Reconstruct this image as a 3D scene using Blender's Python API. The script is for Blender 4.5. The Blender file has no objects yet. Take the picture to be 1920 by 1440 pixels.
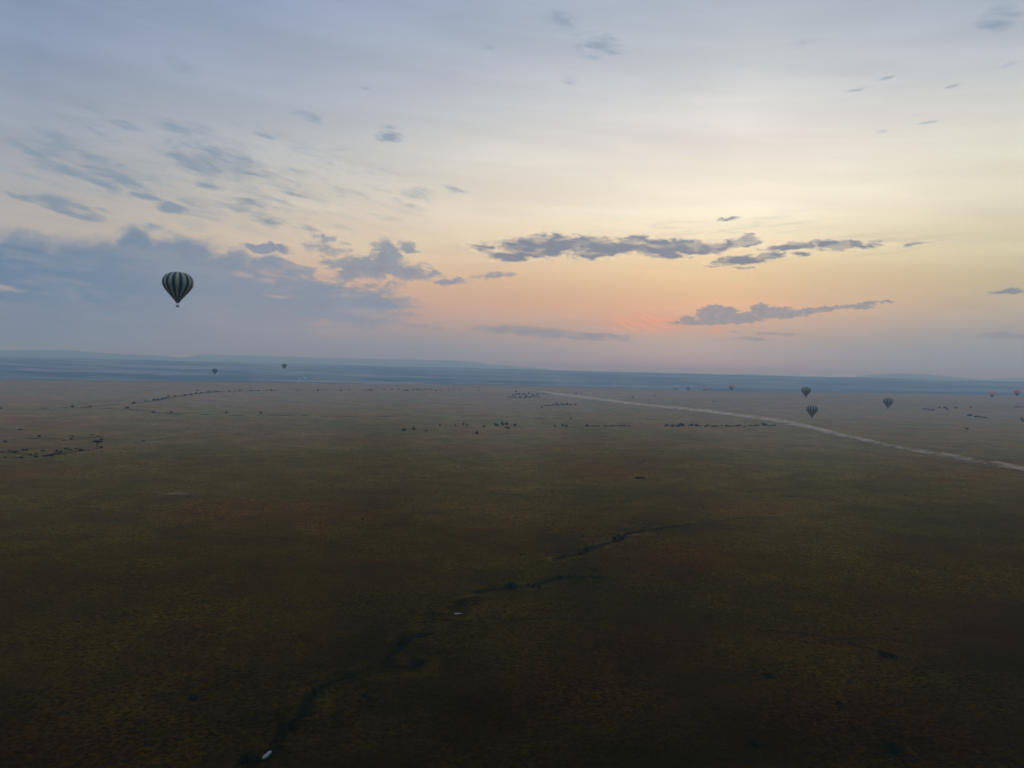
import bpy, bmesh, math, random
import numpy as np
from mathutils import Vector, Matrix, Euler

S = bpy.context.scene
COL = S.collection
R = math.radians

# ------------------------------------------------------------------ camera
CAM_H = 110.0
PITCH, ROLL = math.atan(28 / 1440), R(1.43)
cam_d = bpy.data.cameras.new('camera')
cam_d.sensor_width = 36; cam_d.lens = 27
cam_d.clip_start = 0.5; cam_d.clip_end = 200000
cam = bpy.data.objects.new('camera', cam_d); COL.objects.link(cam)
MC = Matrix.Rotation(math.pi / 2 - PITCH, 4, 'X') @ Matrix.Rotation(ROLL, 4, 'Z')
cam.matrix_world = Matrix.Translation((0, 0, CAM_H)) @ MC
S.camera = cam
S.view_settings.view_transform = 'Standard'
S.view_settings.look = 'None'
S.view_settings.exposure = 0.0
S.view_settings.gamma = 1.0
S.cycles.use_denoising = True
S.cycles.volume_bounces = 0
S.cycles.max_bounces = 5
S.cycles.transparent_max_bounces = 16
S.cycles.sample_clamp_indirect = 4

_M = np.array([[MC[i][j] for j in range(3)] for i in range(3)])
def ray(px, py):
    """direction into the world of a point of the photograph (1920 wide)"""
    v = _M @ np.array([(px - 960) / 1440, -(py - 720) / 1440, -1.0])
    return v / np.linalg.norm(v)
def azel(px, py):
    d = ray(px, py)
    return math.degrees(math.atan2(d[0], d[1])), math.degrees(math.asin(d[2]))
def lin(r, g, b):
    return tuple(((c / 255) / 12.92 if c / 255 <= 0.04045 else ((c / 255 + 0.055) / 1.055) ** 2.4) for c in (r, g, b)) + (1.0,)

SUN_PX = (1300, 618)
sun_az, sun_el = azel(*SUN_PX)
sd = ray(*SUN_PX)

# ------------------------------------------------------------------ world
W = bpy.data.worlds.new('World'); S.world = W; W.use_nodes = True
nt = W.node_tree; N = nt.nodes; L = nt.links
for n in list(N): N.remove(n)
def math_(op, a, b=None, c=None, clamp=False):
    n = N.new('ShaderNodeMath'); n.operation = op; n.use_clamp = clamp
    for i, v in enumerate((a, b, c)):
        if v is None: continue
        if isinstance(v, (int, float)): n.inputs[i].default_value = v
        else: L.new(v, n.inputs[i])
    return n.outputs[0]
def maprange(v, a, b, c=0.0, d=1.0, smooth=True):
    n = N.new('ShaderNodeMapRange'); n.interpolation_type = 'SMOOTHSTEP' if smooth else 'LINEAR'
    L.new(v, n.inputs['Value'])
    for k, x in zip(('From Min', 'From Max', 'To Min', 'To Max'), (a, b, c, d)): n.inputs[k].default_value = x
    return n.outputs[0]
def mixc(f, a, b, mode='MIX'):
    n = N.new('ShaderNodeMix'); n.data_type = 'RGBA'; n.blend_type = mode
    if isinstance(f, (int, float)): n.inputs[0].default_value = f
    else: L.new(f, n.inputs[0])
    for i, v in ((6, a), (7, b)):
        if isinstance(v, tuple): n.inputs[i].default_value = v
        else: L.new(v, n.inputs[i])
    return n.outputs[2]
def combine(x, y, z=0.0):
    n = N.new('ShaderNodeCombineXYZ')
    for i, v in enumerate((x, y, z)):
        if isinstance(v, (int, float)): n.inputs[i].default_value = v
        else: L.new(v, n.inputs[i])
    return n.outputs[0]
def noise(vec, scale, detail=5, rough=0.55, dist=0.0, color=False):
    n = N.new('ShaderNodeTexNoise'); L.new(vec, n.inputs['Vector'])
    n.inputs['Scale'].default_value = scale; n.inputs['Detail'].default_value = detail
    n.inputs['Roughness'].default_value = rough; n.inputs['Distortion'].default_value = dist
    return n.outputs['Color' if color else 'Fac']

tc = N.new('ShaderNodeTexCoord')
sep = N.new('ShaderNodeSeparateXYZ'); L.new(tc.outputs['Generated'], sep.inputs[0])
X, Y, Z = sep.outputs
AZ = math_('MULTIPLY', math_('ARCTAN2', X, Y), 57.29578)
EL = math_('MULTIPLY', math_('ARCSINE', Z), 57.29578)
P0 = combine(AZ, EL)

EL_LO, EL_HI = -1.0, 31.0
elf = math_('DIVIDE', math_('SUBTRACT', EL, EL_LO), EL_HI - EL_LO, clamp=True)
# open sky seen between the clouds: colours by elevation at five azimuths, (y in the photo, colour)
COLS = {
    -90: (50,  [(0,(160,182,214)),(200,(158,180,210)),(400,(142,162,192)),(560,(116,138,170)),(690,(108,132,164))]),
    50:  (50,  [(0,(136,153,180)),(60,(141,157,183)),(120,(146,160,183)),(200,(156,166,183)),(260,(164,172,184)),(330,(176,179,183)),(400,(186,183,178)),(460,(186,180,174)),(520,(168,165,168)),(580,(142,150,166)),(630,(122,140,168)),(670,(118,142,172))]),
    480: (480, [(0,(150,165,192)),(60,(156,170,192)),(120,(162,173,194)),(200,(174,183,196)),(280,(190,194,196)),(340,(202,200,192)),(400,(212,204,188)),(460,(216,200,178)),(520,(212,184,162)),(570,(188,166,158)),(620,(150,152,166)),(660,(128,146,172))]),
    960: (960, [(0,(167,179,199)),(60,(175,186,202)),(120,(187,194,206)),(200,(206,210,213)),(280,(221,220,214)),(340,(231,225,212)),(400,(238,227,207)),(460,(236,217,184)),(520,(226,195,158)),(570,(208,170,142)),(610,(180,160,148)),(650,(138,152,164)),(690,(112,150,176))]),
    1380:(1380,[(0,(184,193,206)),(60,(194,202,211)),(120,(208,213,217)),(200,(228,228,225)),(270,(240,233,226)),(330,(250,243,228)),(380,(258,251,228)),(430,(252,240,210)),(480,(243,224,180)),(530,(233,203,158)),(570,(220,180,142)),(610,(184,164,152)),(650,(136,156,170)),(700,(100,152,184))]),
    1880:(1880,[(0,(172,183,198)),(60,(184,192,203)),(120,(197,203,208)),(200,(217,218,212)),(280,(228,227,210)),(340,(232,227,206)),(400,(226,220,193)),(460,(218,211,178)),(520,(204,192,156)),(570,(188,178,156)),(620,(156,160,160)),(670,(130,156,172)),(715,(108,152,182))]),
}
def ramp(px, stops):
    n = N.new('ShaderNodeValToRGB'); L.new(elf, n.inputs[0])
    cr = n.color_ramp; cr.interpolation = 'B_SPLINE' if False else 'EASE'
    pts = sorted(((azel(px, y)[1] - EL_LO) / (EL_HI - EL_LO), c) for y, c in stops)
    while len(cr.elements) < len(pts): cr.elements.new(0.5)
    cr.interpolation = 'LINEAR'
    for e, (p, c) in zip(cr.elements, pts):
        e.position = max(0, min(1, p)); e.color = lin(*c)
    return n.outputs[0], azel(px, 400)[0]
wob = math_('MULTIPLY', math_('SUBTRACT', noise(combine(math_('MULTIPLY', AZ, 0.05), math_('MULTIPLY', EL, 0.12)), 1.0, 3, 0.5), 0.5), 10.0)
AZw = math_('ADD', AZ, wob)
sky = None; paz = None
for k, (px, st) in COLS.items():
    c, a = ramp(px, st)
    if k == -90: a = -80.0
    if sky is None: sky, paz = c, a
    else:
        sky = mixc(maprange(AZw, paz, a, smooth=False), sky, c); paz = a
# the sky to the right and behind the camera (west, unseen, brightened to lift the haze and ground light)
west = ramp(50, COLS[-90][1])[0]
sky = mixc(maprange(AZ, 40, 95), sky, west)
# towards the zenith, out of view and brightened to light haze and ground
zen = maprange(EL, 24, 65)
sky = mixc(zen, sky, lin(186, 206, 236))
# physical clear sky behind the thin veil of high cloud
nish = N.new('ShaderNodeTexSky'); nish.sky_type = 'NISHITA'; nish.sun_disc = False
nish.sun_elevation = R(sun_el); nish.sun_rotation = R(sun_az)
nish.altitude = 1600; nish.dust_density = 3.0
nsc = mixc(1.0, nish.outputs[0], (0.08, 0.08, 0.08, 1), 'MULTIPLY')
sky = mixc(0.06, sky, nsc)

def ell(px, py, rx, ry, rot=0.0, w=1.0, vec=None):
    """soft ellipse in the sky (degrees) -> 0..w"""
    n = N.new('ShaderNodeTexGradient'); n.gradient_type = 'SPHERICAL'
    a, e = azel(px, py)
    k = 57.29578 / 1440
    ca = math.cos(R(a))
    m = n.texture_mapping; m.vector_type = 'TEXTURE'
    m.translation = (a, e, 0); m.rotation = (0, 0, R(rot - 1.43 * 0)); m.scale = (rx * k * ca * ca, ry * k * ca, 1)
    L.new(vec, n.inputs[0])
    return n.outputs['Fac'] if w == 1.0 else math_('MULTIPLY', n.outputs['Fac'], w)
def union(items, vec):
    r = None
    for it in items:
        o = ell(*it, vec=vec)
        r = o if r is None else math_('MAXIMUM', r, o)
    return r
def warp(vec, sx, sy, scale, amp_x, amp_y, detail=4, off=0.0, rot=0.0):
    m = N.new('ShaderNodeMapping'); m.vector_type = 'POINT'
    m.inputs['Location'].default_value = (0, 0, off); m.inputs['Scale'].default_value = (sx, sy, 1)
    L.new(vec, m.inputs[0])
    nc = noise(m.outputs[0], scale, detail, 0.6, color=True)
    s = N.new('ShaderNodeVectorMath'); s.operation = 'SUBTRACT'; L.new(nc, s.inputs[0]); s.inputs[1].default_value = (0.5, 0.5, 0.5)
    t = N.new('ShaderNodeVectorMath'); t.operation = 'MULTIPLY_ADD'
    L.new(s.outputs[0], t.inputs[0]); t.inputs[1].default_value = (amp_x, amp_y, 0); L.new(vec, t.inputs[2])
    return t.outputs[0]
def stretch(vec, sx, sy, off=0.0, rot=0.0):
    a = N.new('ShaderNodeMapping'); a.inputs['Rotation'].default_value = (0, 0, R(rot)); L.new(vec, a.inputs[0])
    m = N.new('ShaderNodeMapping'); m.inputs['Scale'].default_value = (sx, sy, 1); m.inputs['Location'].default_value = (0, 0, off)
    L.new(a.outputs[0], m.inputs[0])
    return m.outputs[0]

# glow where the low sun stands behind the haze bank
g1 = ell(1225, 600, 190, 46, 0, vec=P0)
sky = mixc(math_('MULTIPLY', maprange(g1, 0, 0.9), 0.15), sky, lin(244, 168, 122))
g2 = ell(1400, 378, 440, 95, 0, vec=P0)
sky = mixc(math_('MULTIPLY', maprange(g2, 0, 1), 0.45), sky, lin(255, 250, 228))
sky = mixc(math_('MULTIPLY', maprange(ell(1215, 604, 120, 30, 0, vec=P0), 0, 1), 0.36), sky, lin(246, 158, 110))
rays = noise(stretch(P0, 0.30, 4.5, 2.0, 24), 1.3, 3, 0.5, 0.2)
sky = mixc(math_('MULTIPLY', math_('MULTIPLY', maprange(rays, 0.48, 0.60), maprange(ell(1205, 604, 75, 26, 0, vec=P0), 0, 0.5)), 0.40), sky, lin(255, 190, 140))
sky = mixc(math_('MULTIPLY', maprange(ell(1342, 620, 30, 12, 0, vec=P0), 0, 0.8), 0.35), sky, lin(244, 160, 120))
# faint streaks of high cloud everywhere
hs = noise(stretch(P0, 0.05, 0.42, 3.0, 4), 1.0, 5, 0.6, 0.3)
hs2 = maprange(hs, 0.35, 0.7, 0.95, 1.045)
sky = mixc(1.0, sky, combine(hs2, hs2, hs2), 'MULTIPLY')

# --- scattered altocumulus, upper left, drifting down to the right
PC = warp(P0, 0.8, 1.6, 1.0, 0.9, 0.45, 5, 7.0)
grpC = [(400,300,130,55,-10,.75),(200,320,150,50,-10,.6),(110,275,120,40,-14,.5),(470,395,110,34,-10,.45),(330,240,70,16,-8,.8),(370,240,60,12,-8,.55),(240,238,60,10,-10,.8),(330,118,60,24,-8,.5),(285,112,50,18,0,.35),(280,55,26,11,-25,.45),
        (35,135,90,14,-12,.45),(110,262,75,18,-16,.8),(60,285,60,12,-18,.6),(45,275,70,16,-10,.5),(170,300,70,16,-8,.8),(120,318,80,18,-5,.75),
        (230,335,80,18,-10,.8),(60,362,70,10,-8,.35),(200,350,60,10,-12,.6),(290,305,50,12,-8,.0+.45),(400,285,60,26,-12,.85),(385,312,95,22,-6,1.1),(470,322,80,14,-10,1.0),
        (330,292,50,12,-5,.9),(350,270,45,14,-18,.6),(545,320,50,12,-10,.55),(500,255,42,8,-8,.6),(590,222,45,12,-10,.5),(560,210,30,12,0,.4),(440,232,26,8,-15,.5),
        (125,388,92,19,-13,1.5),(50,372,60,8,-8,1.0),(280,370,55,9,-12,1.3),(320,388,45,16,-12,1.2),(350,378,45,7,-15,.9),(190,395,30,8,-10,.5),
        (390,345,45,12,-10,.8),(460,350,50,10,-8,.5),(470,380,45,8,-12,.7),(415,398,26,8,-8,.75),(500,415,50,18,-10,.55),(575,425,40,9,-8,.55),(290,425,28,12,0,.6),
        (550,365,40,8,-8,.45),(180,245,40,12,-20,.4),(165,200,55,10,-14,.35),
        (730,257,36,15,0,.85),(728,238,22,8,0,.5),(683,165,24,6,0,.45),(915,90,32,6,0,.4),(850,134,26,5,-5,.35),(790,365,60,22,-10,.4),(850,355,45,9,-12,.5),(765,385,50,9,-14,.5),
        (1120,85,75,30,-12,.62),(1050,38,60,22,-15,.42),(1118,105,50,11,-5,.45),(1065,150,32,14,0,.35),(1875,35,60,30,10,.7),(1895,120,30,7,15,.45),
        (1605,168,30,6,5,.5),(1665,146,32,4,6,.45),(1740,230,40,6,6,.4),(1650,248,28,5,4,.4),(1790,160,28,5,8,.4),(1510,80,45,12,6,.3),(1720,212,20,5,5,.3)]
mC = union(grpC, PC)
nC = noise(stretch(P0, 0.50, 1.9, 1.3, 8), 1.0, 9, 0.70, 0.5)
nC2 = noise(stretch(P0, 0.33, 1.35, 5.3, 11), 1.0, 6, 0.55, 0.5)
dC = maprange(math_('ADD', math_('MULTIPLY', mC, 1.25), math_('MULTIPLY', math_('SUBTRACT', nC, 0.5), 2.4)), 0.0, 0.95)
dC = math_('MULTIPLY', dC, maprange(mC, 0.0, 0.25))
dC = math_('MULTIPLY', dC, maprange(nC2, 0.34, 0.58, 0.25, 1.0))
sky = mixc(math_('MULTIPLY', dC, 0.86), sky, mixc(maprange(EL, 8, 20), lin(126, 145, 164), lin(142, 158, 177)))
# thin field of small flakes, left
fmask = maprange(union([(230,300,420,170,-8),(560,350,300,120,-8),(60,260,240,130,0)], P0), 0.0, 0.5)
nf = noise(stretch(P0, 0.36, 1.6, 9.3, 9), 1.0, 9, 0.70, 0.4)
sky = mixc(math_('MULTIPLY', math_('MULTIPLY', maprange(nf, 0.46, 0.74), fmask), 0.60), sky, lin(146, 158, 172))

# --- large blue cloud bank low on the left
PB = warp(P0, 0.7, 1.1, 0.9, 2.2, 1.7, 9, 21.0)
grpB = [(-160,565,420,160,0),(40,570,400,148,0,1.15),(250,555,330,128,-2,1.15),(420,560,300,104,-4,1.05),(560,565,280,70,-4,.8),(255,465,60,52,0,.75),(150,500,90,60,0,.7),(330,480,110,46,0,.7),(40,490,120,70,0,.8),(430,500,90,40,0,.7),(640,575,190,30,-4,.72),
        (350,470,140,40,-6,.6),(500,466,70,11,-2,.8),(520,500,100,20,-5,.75)]
mB = union(grpB, PB)
nB = noise(stretch(P0, 0.26, 0.95, 4.4, 3), 1.0, 9, 0.68, 0.3)
dB = math_('ADD', mB, math_('MULTIPLY', math_('SUBTRACT', nB, 0.5), maprange(AZ, -27, -12, 0.25, 1.35)))
dB = math_('MULTIPLY', maprange(dB, 0.08, 0.42), maprange(mB, 0.0, 0.12))
botB = maprange(EL, 0.5, 4.5, 0.25, 1.0)
colB = mixc(maprange(AZ, -33, -16), lin(104, 131, 160), lin(132, 146, 166))
colB = mixc(math_('MULTIPLY', maprange(nB, 0.40, 0.64), 0.50), colB, lin(146, 156, 170))
colB = mixc(math_('MULTIPLY', maprange(mB, 0.45, 0.12), 0.35), colB, lin(138, 152, 166))
sky = mixc(math_('MULTIPLY', math_('MULTIPLY', dB, botB), 0.93), sky, colB)

gaps = union([(5,540,60,9,-4),(455,515,34,9,-4),(500,526,30,8,-3),(520,555,40,5,0),(640,520,70,10,-4,.8),(560,500,60,12,-8,.7),(650,552,60,9,4,.8),(690,585,90,14,0,.6)], warp(P0, 1.0, 1.6, 1.4, 1.2, 0.6, 5, 66.0))
sky = mixc(math_('MULTIPLY', maprange(gaps, 0.0, 0.9), 0.5), sky, lin(196, 178, 170))
# --- cumulus left of centre
PD = warp(P0, 0.9, 1.0, 1.4, 1.1, 0.9, 7, 33.0)
grpD = [(725,480,48,36,0,1.1),(722,466,26,24,0,1.0),(765,470,22,22,0,.9),(700,500,80,28,0,1.15),(655,505,46,36,10,.9),(760,508,75,22,-3,.9),(625,498,40,15,-5,.6),(610,470,60,14,-3,.5),
        (800,512,60,12,-4,.6),(840,528,60,9,3,.75),(920,518,55,8,6,.75),(700,535,90,12,3,.5),(640,545,110,16,0,.6),(720,572,85,7,-2,.55),(760,560,50,5,0,.3),(620,450,60,10,-4,.35),(780,610,100,8,-3,.4),(690,600,60,12,-3,.4)]
mD = union(grpD, PD)
nD = noise(stretch(P0, 0.8, 1.5, 15.0, 0), 1.1, 9, 0.64, 0.4)
dD = math_('ADD', mD, math_('MULTIPLY', math_('SUBTRACT', nD, 0.5), 2.4))
dD = math_('MULTIPLY', maprange(dD, 0.02, 0.66), maprange(mD, 0.0, 0.1))
sky = mixc(math_('MULTIPLY', dD, 0.84), sky, mixc(maprange(nD, 0.4, 0.62), lin(122, 138, 160), lin(140, 152, 168)))

veil = union([(1230,440,330,34,1),(1420,425,240,34,4),(1600,462,260,26,3),(1750,455,180,20,6),(950,480,170,40,0)], warp(P0, 0.4, 1.0, 1.0, 2.0, 0.8, 5, 90.0))
nv = noise(stretch(P0, 0.25, 1.9, 44.0, -3), 1.2, 8, 0.65, 0.5)
sky = mixc(math_('MULTIPLY', math_('MULTIPLY', maprange(nv, 0.44, 0.72), maprange(veil, 0, 0.6)), 0.40), sky, lin(190, 182, 170))
# --- dark stratocumulus above the sunrise and the flat little cumulus under it
PA = warp(P0, 0.8, 1.3, 1.8, 0.75, 0.5, 7, 51.0)
grpA = [(1000,464,90,26,0,1.1),(1060,458,95,24,-2,1.2),(1130,462,75,22,-3,1.15),(960,482,60,13,2,1.0),(1110,478,70,12,0,.8),(905,466,50,16,-10,.55),(1180,460,60,14,0,1.0),
        (1245,464,70,23,-2,1.2),(1310,466,80,18,2,1.15),(1385,456,50,13,6,1.1),(1405,448,26,12,0,.9),(1260,478,60,9,-1,.9),(1200,452,40,14,0,.7),
        (1385,489,78,11,4,1.2),(1440,481,55,8,6,1.0),(1390,503,32,3.5,0,.8),(1470,463,60,9,2,.9),(1505,461,50,10,-2,1.2),(1570,459,80,13,-1,1.15),(1500,475,30,6,-3,.8),(1360,411,30,5,3,.6),(1625,461,70,10,2,.7),
        (1720,457,60,6,6,.35),(1890,547,50,6,3,1.0),(1870,629,105,9,-1,1.0),(1000,622,135,11,-2,1.1),(1060,629,130,8,-3,1.0),(940,619,60,9,0,.9),(1120,628,70,7,-2,.9),(1450,626,110,4,-2,.5),(1390,636,80,5,0,.35)]
mA = union(grpA, PA)
nA = noise(stretch(P0, 0.7, 1.9, 60.0, 3), 1.0, 8, 0.60, 0.5)
dA = math_('ADD', math_('MULTIPLY', mA, 1.35), math_('MULTIPLY', math_('SUBTRACT', nA, 0.5), 2.8))
dA = math_('MULTIPLY', maprange(dA, -0.02, 0.80), maprange(mA, 0.0, 0.1))
# thin edges lit from behind
rim = math_('MULTIPLY', math_('MULTIPLY', maprange(mA, 0.0, 0.22), math_('SUBTRACT', 1.0, maprange(mA, 0.22, 0.5))), maprange(EL, 5, 7.5))
sky = mixc(math_('MULTIPLY', rim, 0.32), sky, lin(255, 242, 205))
colA = mixc(maprange(EL, 3.5, 8.0), lin(146, 148, 154), mixc(maprange(dA, 0.3, 1.0), lin(160, 157, 162), lin(108, 122, 147)))
nA2 = noise(stretch(P0, 0.55, 1.7, 2.2, 2), 1.0, 6, 0.55, 0.4)
sky = mixc(math_('MULTIPLY', math_('MULTIPLY', dA, maprange(nA2, 0.36, 0.54, 0.60, 1.0)), 0.86), sky, colA)
PE = warp(P0, 1.2, 1.2, 2.2, 0.42, 0.5, 6, 77.0)
grpE = [(1345,590,52,20,0,1.1),(1340,580,24,13,0,1.0),(1365,584,26,12,0,1.0),(1392,596,60,13,0,1.0),(1425,580,26,14,0,1.1),(1450,586,50,14,3,1.05),(1475,590,60,10,5,.9),(1340,604,85,6,2,1.2),(1290,600,22,11,0,.7),
        (1300,605,60,4,0,.9),(1530,582,52,7,5,.9),(1555,578,60,5,4,.8),(1625,570,26,7,8,.8),(1612,577,36,4,0,.8),(1662,566,26,3.5,3,.7),(1590,574,50,4,4,.6)]
mE = union(grpE, PE)
dE = math_('ADD', mE, math_('MULTIPLY', math_('SUBTRACT', noise(stretch(P0, 1.4, 1.7, 5.0), 3.0, 8, 0.72), 0.5), 1.35))
dE = math_('MULTIPLY', maprange(dE, 0.08, 0.40), maprange(mE, 0.0, 0.1))
sky = mixc(math_('MULTIPLY', dE, 0.88), sky, mixc(maprange(noise(stretch(P0, 1.0, 1.6, 8.0), 2.6, 6, 0.65), 0.4, 0.6), lin(142, 148, 158), lin(160, 156, 158)))

# below the horizon
sky = mixc(maprange(EL, -3, -0.5), (0.03, 0.03, 0.03, 1), sky)
bg = N.new('ShaderNodeBackground'); L.new(sky, bg.inputs[0]); bg.inputs[1].default_value = 1.0
wo = N.new('ShaderNodeOutputWorld'); L.new(bg.outputs[0], wo.inputs[0])
W.cycles.sampling_method = 'MANUAL'; W.cycles.sample_map_resolution = 1024

# ------------------------------------------------------------------ sun (veiled by the haze bank)
sl = bpy.data.lights.new('sun', 'SUN'); sl.energy = 0.5; sl.angle = R(12); sl.color = (1.0, 0.86, 0.76)
so = bpy.data.objects.new('sun', sl); COL.objects.link(so)
so.rotation_euler = Vector(sd).to_track_quat('Z', 'Y').to_euler()

# ------------------------------------------------------------------ numpy noise
rng = np.random.RandomState(5)
PERM = rng.rand(1024, 1024).astype(np.float32)
def vn(x, y, ox=0):
    xi = np.floor(x).astype(np.int64); yi = np.floor(y).astype(np.int64)
    fx = (x - xi).astype(np.float32); fy = (y - yi).astype(np.float32)
    fx = fx * fx * (3 - 2 * fx); fy = fy * fy * (3 - 2 * fy)
    xi = xi + ox * 37; yi = yi + ox * 91
    a = PERM[xi & 1023, yi & 1023]; b = PERM[(xi + 1) & 1023, yi & 1023]
    c = PERM[xi & 1023, (yi + 1) & 1023]; d = PERM[(xi + 1) & 1023, (yi + 1) & 1023]
    return (a * (1 - fx) + b * fx) * (1 - fy) + (c * (1 - fx) + d * fx) * fy
def fbm(x, y, o=4, ox=0, gain=0.5):
    s = 0; a = 1; t = 0
    for i in range(o):
        s = s + a * vn(x * 2 ** i, y * 2 ** i, ox + i); t += a; a *= gain
    return s / t - 0.5
def smooth(x, a, b):
    t = np.clip((x - a) / (b - a), 0, 1); return t * t * (3 - 2 * t)

# ------------------------------------------------------------------ terrain
EDGE = [(-300, 711), (0, 713), (320, 716), (640, 719), (800, 720.5), (960, 723), (1240, 731), (1480, 736), (1700, 737.5), (1920, 742), (2300, 750)]
def _edge():
    a, r = [], []
    for px, py in EDGE:
        d = ray(px, py); t = -CAM_H / d[2]
        a.append(math.degrees(math.atan2(d[0], d[1]))); r.append(t * math.hypot(d[0], d[1]))
    return np.array(a), np.array(r)
EA, ER = _edge()
def flat(px, py, z=0.0):
    d = ray(px, py); t = (z - CAM_H) / d[2]
    return np.array([d[0] * t, d[1] * t])
def poly(pts, z=0.0): return np.array([flat(*p, z) for p in pts])
def dist_poly(x, y, P, lim=1e9):
    best = np.full(x.shape, 1e9, dtype=np.float32)
    for a, b in zip(P[:-1], P[1:]):
        lo = np.minimum(a, b) - lim; hi = np.maximum(a, b) + lim
        m = (x > lo[0]) & (x < hi[0]) & (y > lo[1]) & (y < hi[1])
        if not m.any(): continue
        ab = b - a; xx = x[m]; yy = y[m]
        t = np.clip(((xx - a[0]) * ab[0] + (yy - a[1]) * ab[1]) / (ab @ ab + 1e-9), 0, 1)
        d = np.hypot(xx - a[0] - t * ab[0], yy - a[1] - t * ab[1])
        best[m] = np.minimum(best[m], d)
    return best
CREEK = [poly(p) for p in (
    [(430,1500),(470,1440),(515,1400),(545,1355),(575,1335),(585,1300),(610,1280),(625,1268),(660,1262),(690,1252),(725,1251),(765,1248),(778,1238)],
    [(700,1243),(722,1236),(718,1226),(745,1212),(748,1200),(765,1190),(800,1184)],
    [(812,1148),(835,1147),(858,1149),(868,1143),(850,1137),(868,1128),(895,1120)],
    [(900,1108),(940,1102),(965,1100),(1000,1096),(1050,1084),(1080,1080),(1130,1081)],
    [(1040,1046),(1075,1038),(1110,1026),(1160,1011),(1185,998),(1205,992),(1260,987),(1300,981)])]
CREEK_LINK = [poly(p) for p in ([(778,1238),(770,1222),(748,1206),(760,1190),(790,1172),(818,1150)],[(868,1143),(895,1122),(940,1103)],[(1130,1081),(1110,1066),(1060,1058),(1040,1046)],[(1300,981),(1380,972),(1460,969)])]
GULLY = [poly(p) for p in (
    [(-40,768),(60,767),(136,764),(230,766.5),(290,773),(330,776),(430,778.5),(480,779.5),(560,779),(620,781.5),(680,781.5),(740,781)],
    [(136,764),(170,763),(215,758),(251,756.5),(293,750.5),(330,744.5),(365,738.5),(400,735.5)],
    [(400,735),(450,733.2),(520,732),(600,731),(700,731.5)],
    [(985,785),(1070,784.5),(1120,786)],
    [(946,744.5),(1016,744)],[(1018,761),(1075,758.5)],[(1000,737.5),(1090,738.5),(1180,742)],
    [(255,829),(290,825),(330,819)],[(-20,846),(40,850),(70,855),(110,850),(150,845),(188,840)],[(0,858),(60,858),(100,856)],[(60,822),(140,823),(190,818)])]
WHEEL = [poly(p) for p in ([(520,900),(640,893),(760,897),(900,888)],[(1300,905),(1420,925),(1560,938),(1700,962)],[(1500,1205),(1640,1195),(1760,1215)],[(300,1010),(420,1000),(560,1012)],[(1420,1180),(1540,1190),(1680,1230)],[(0,960),(120,950),(260,965)],[(1280,978),(1340,988),(1420,999),(1500,1013),(1560,1024),(1640,1042),(1760,1066),(1920,1098),(2000,1115)],
                           [(1040,1155),(1085,1170),(1130,1184)],[(940,1165),(1030,1158),(1110,1163)])]
GREEN = [(300,1090,260,40),(120,1120,170,40),(880,1105,120,28),(700,1220,220,40),(560,1330,200,60),(1080,1010,140,22),(1350,1110,180,50),(1530,1130,200,45),(1880,1150,120,60),(1780,960,220,28),(1850,1010,160,40),
         (1850,1270,120,50),(430,1420,150,40),(1000,1080,120,20),(640,800,400,12),(1350,860,300,14),(1500,920,160,12),(1450,1250,80,30),(600,860,160,12),(60,848,120,9),(70,822,110,6),(1000,930,260,14),(760,1130,130,16),(1180,1100,110,20)]
RED = [(60,885,140,14),(60,790,180,8),(420,960,240,20),(1140,880,80,16),(1400,950,120,14),(1250,1060,130,26),(950,1030,130,18),(1230,1200,170,40),(1560,1350,200,60),(1820,1130,90,25),(1600,1200,200,30),(700,1050,200,28),(380,1180,160,30),
       (1000,1320,160,50),(120,1380,170,50),(1840,1180,90,22),(560,940,200,12),(1780,1400,120,40)]
PALE = [(900,731,70,2.6),(980,729,90,2.0),(1060,741,60,2.5),(1150,736,150,2.2),(1300,742,160,3.5),(1120,746,70,2.2),(1100,768,16,5),(330,925,30,1.6),(1240,790,60,2),(1090,733,120,1.6),(300,828,60,2)]
def gauss_px(x, y, lst, amp=1.0):
    """soft patches on the ground given by where they lie (centre and half sizes seen from the camera, set out on the plain)"""
    out = np.zeros(x.shape, dtype=np.float32)
    for px, py, rx, ry in lst:
        c = flat(px, py); f = flat(px, py - ry); s = flat(px + rx, py)
        u = s - c; v = f - c
        det = u[0] * v[1] - u[1] * v[0]
        dx = x - c[0]; dy = y - c[1]
        a = (dx * v[1] - dy * v[0]) / det; b = (-dx * u[1] + dy * u[0]) / det
        out += np.exp(-np.clip(a * a + b * b, 0, 30) * 1.2)
    return np.clip(out, 0, 1) * amp
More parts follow.
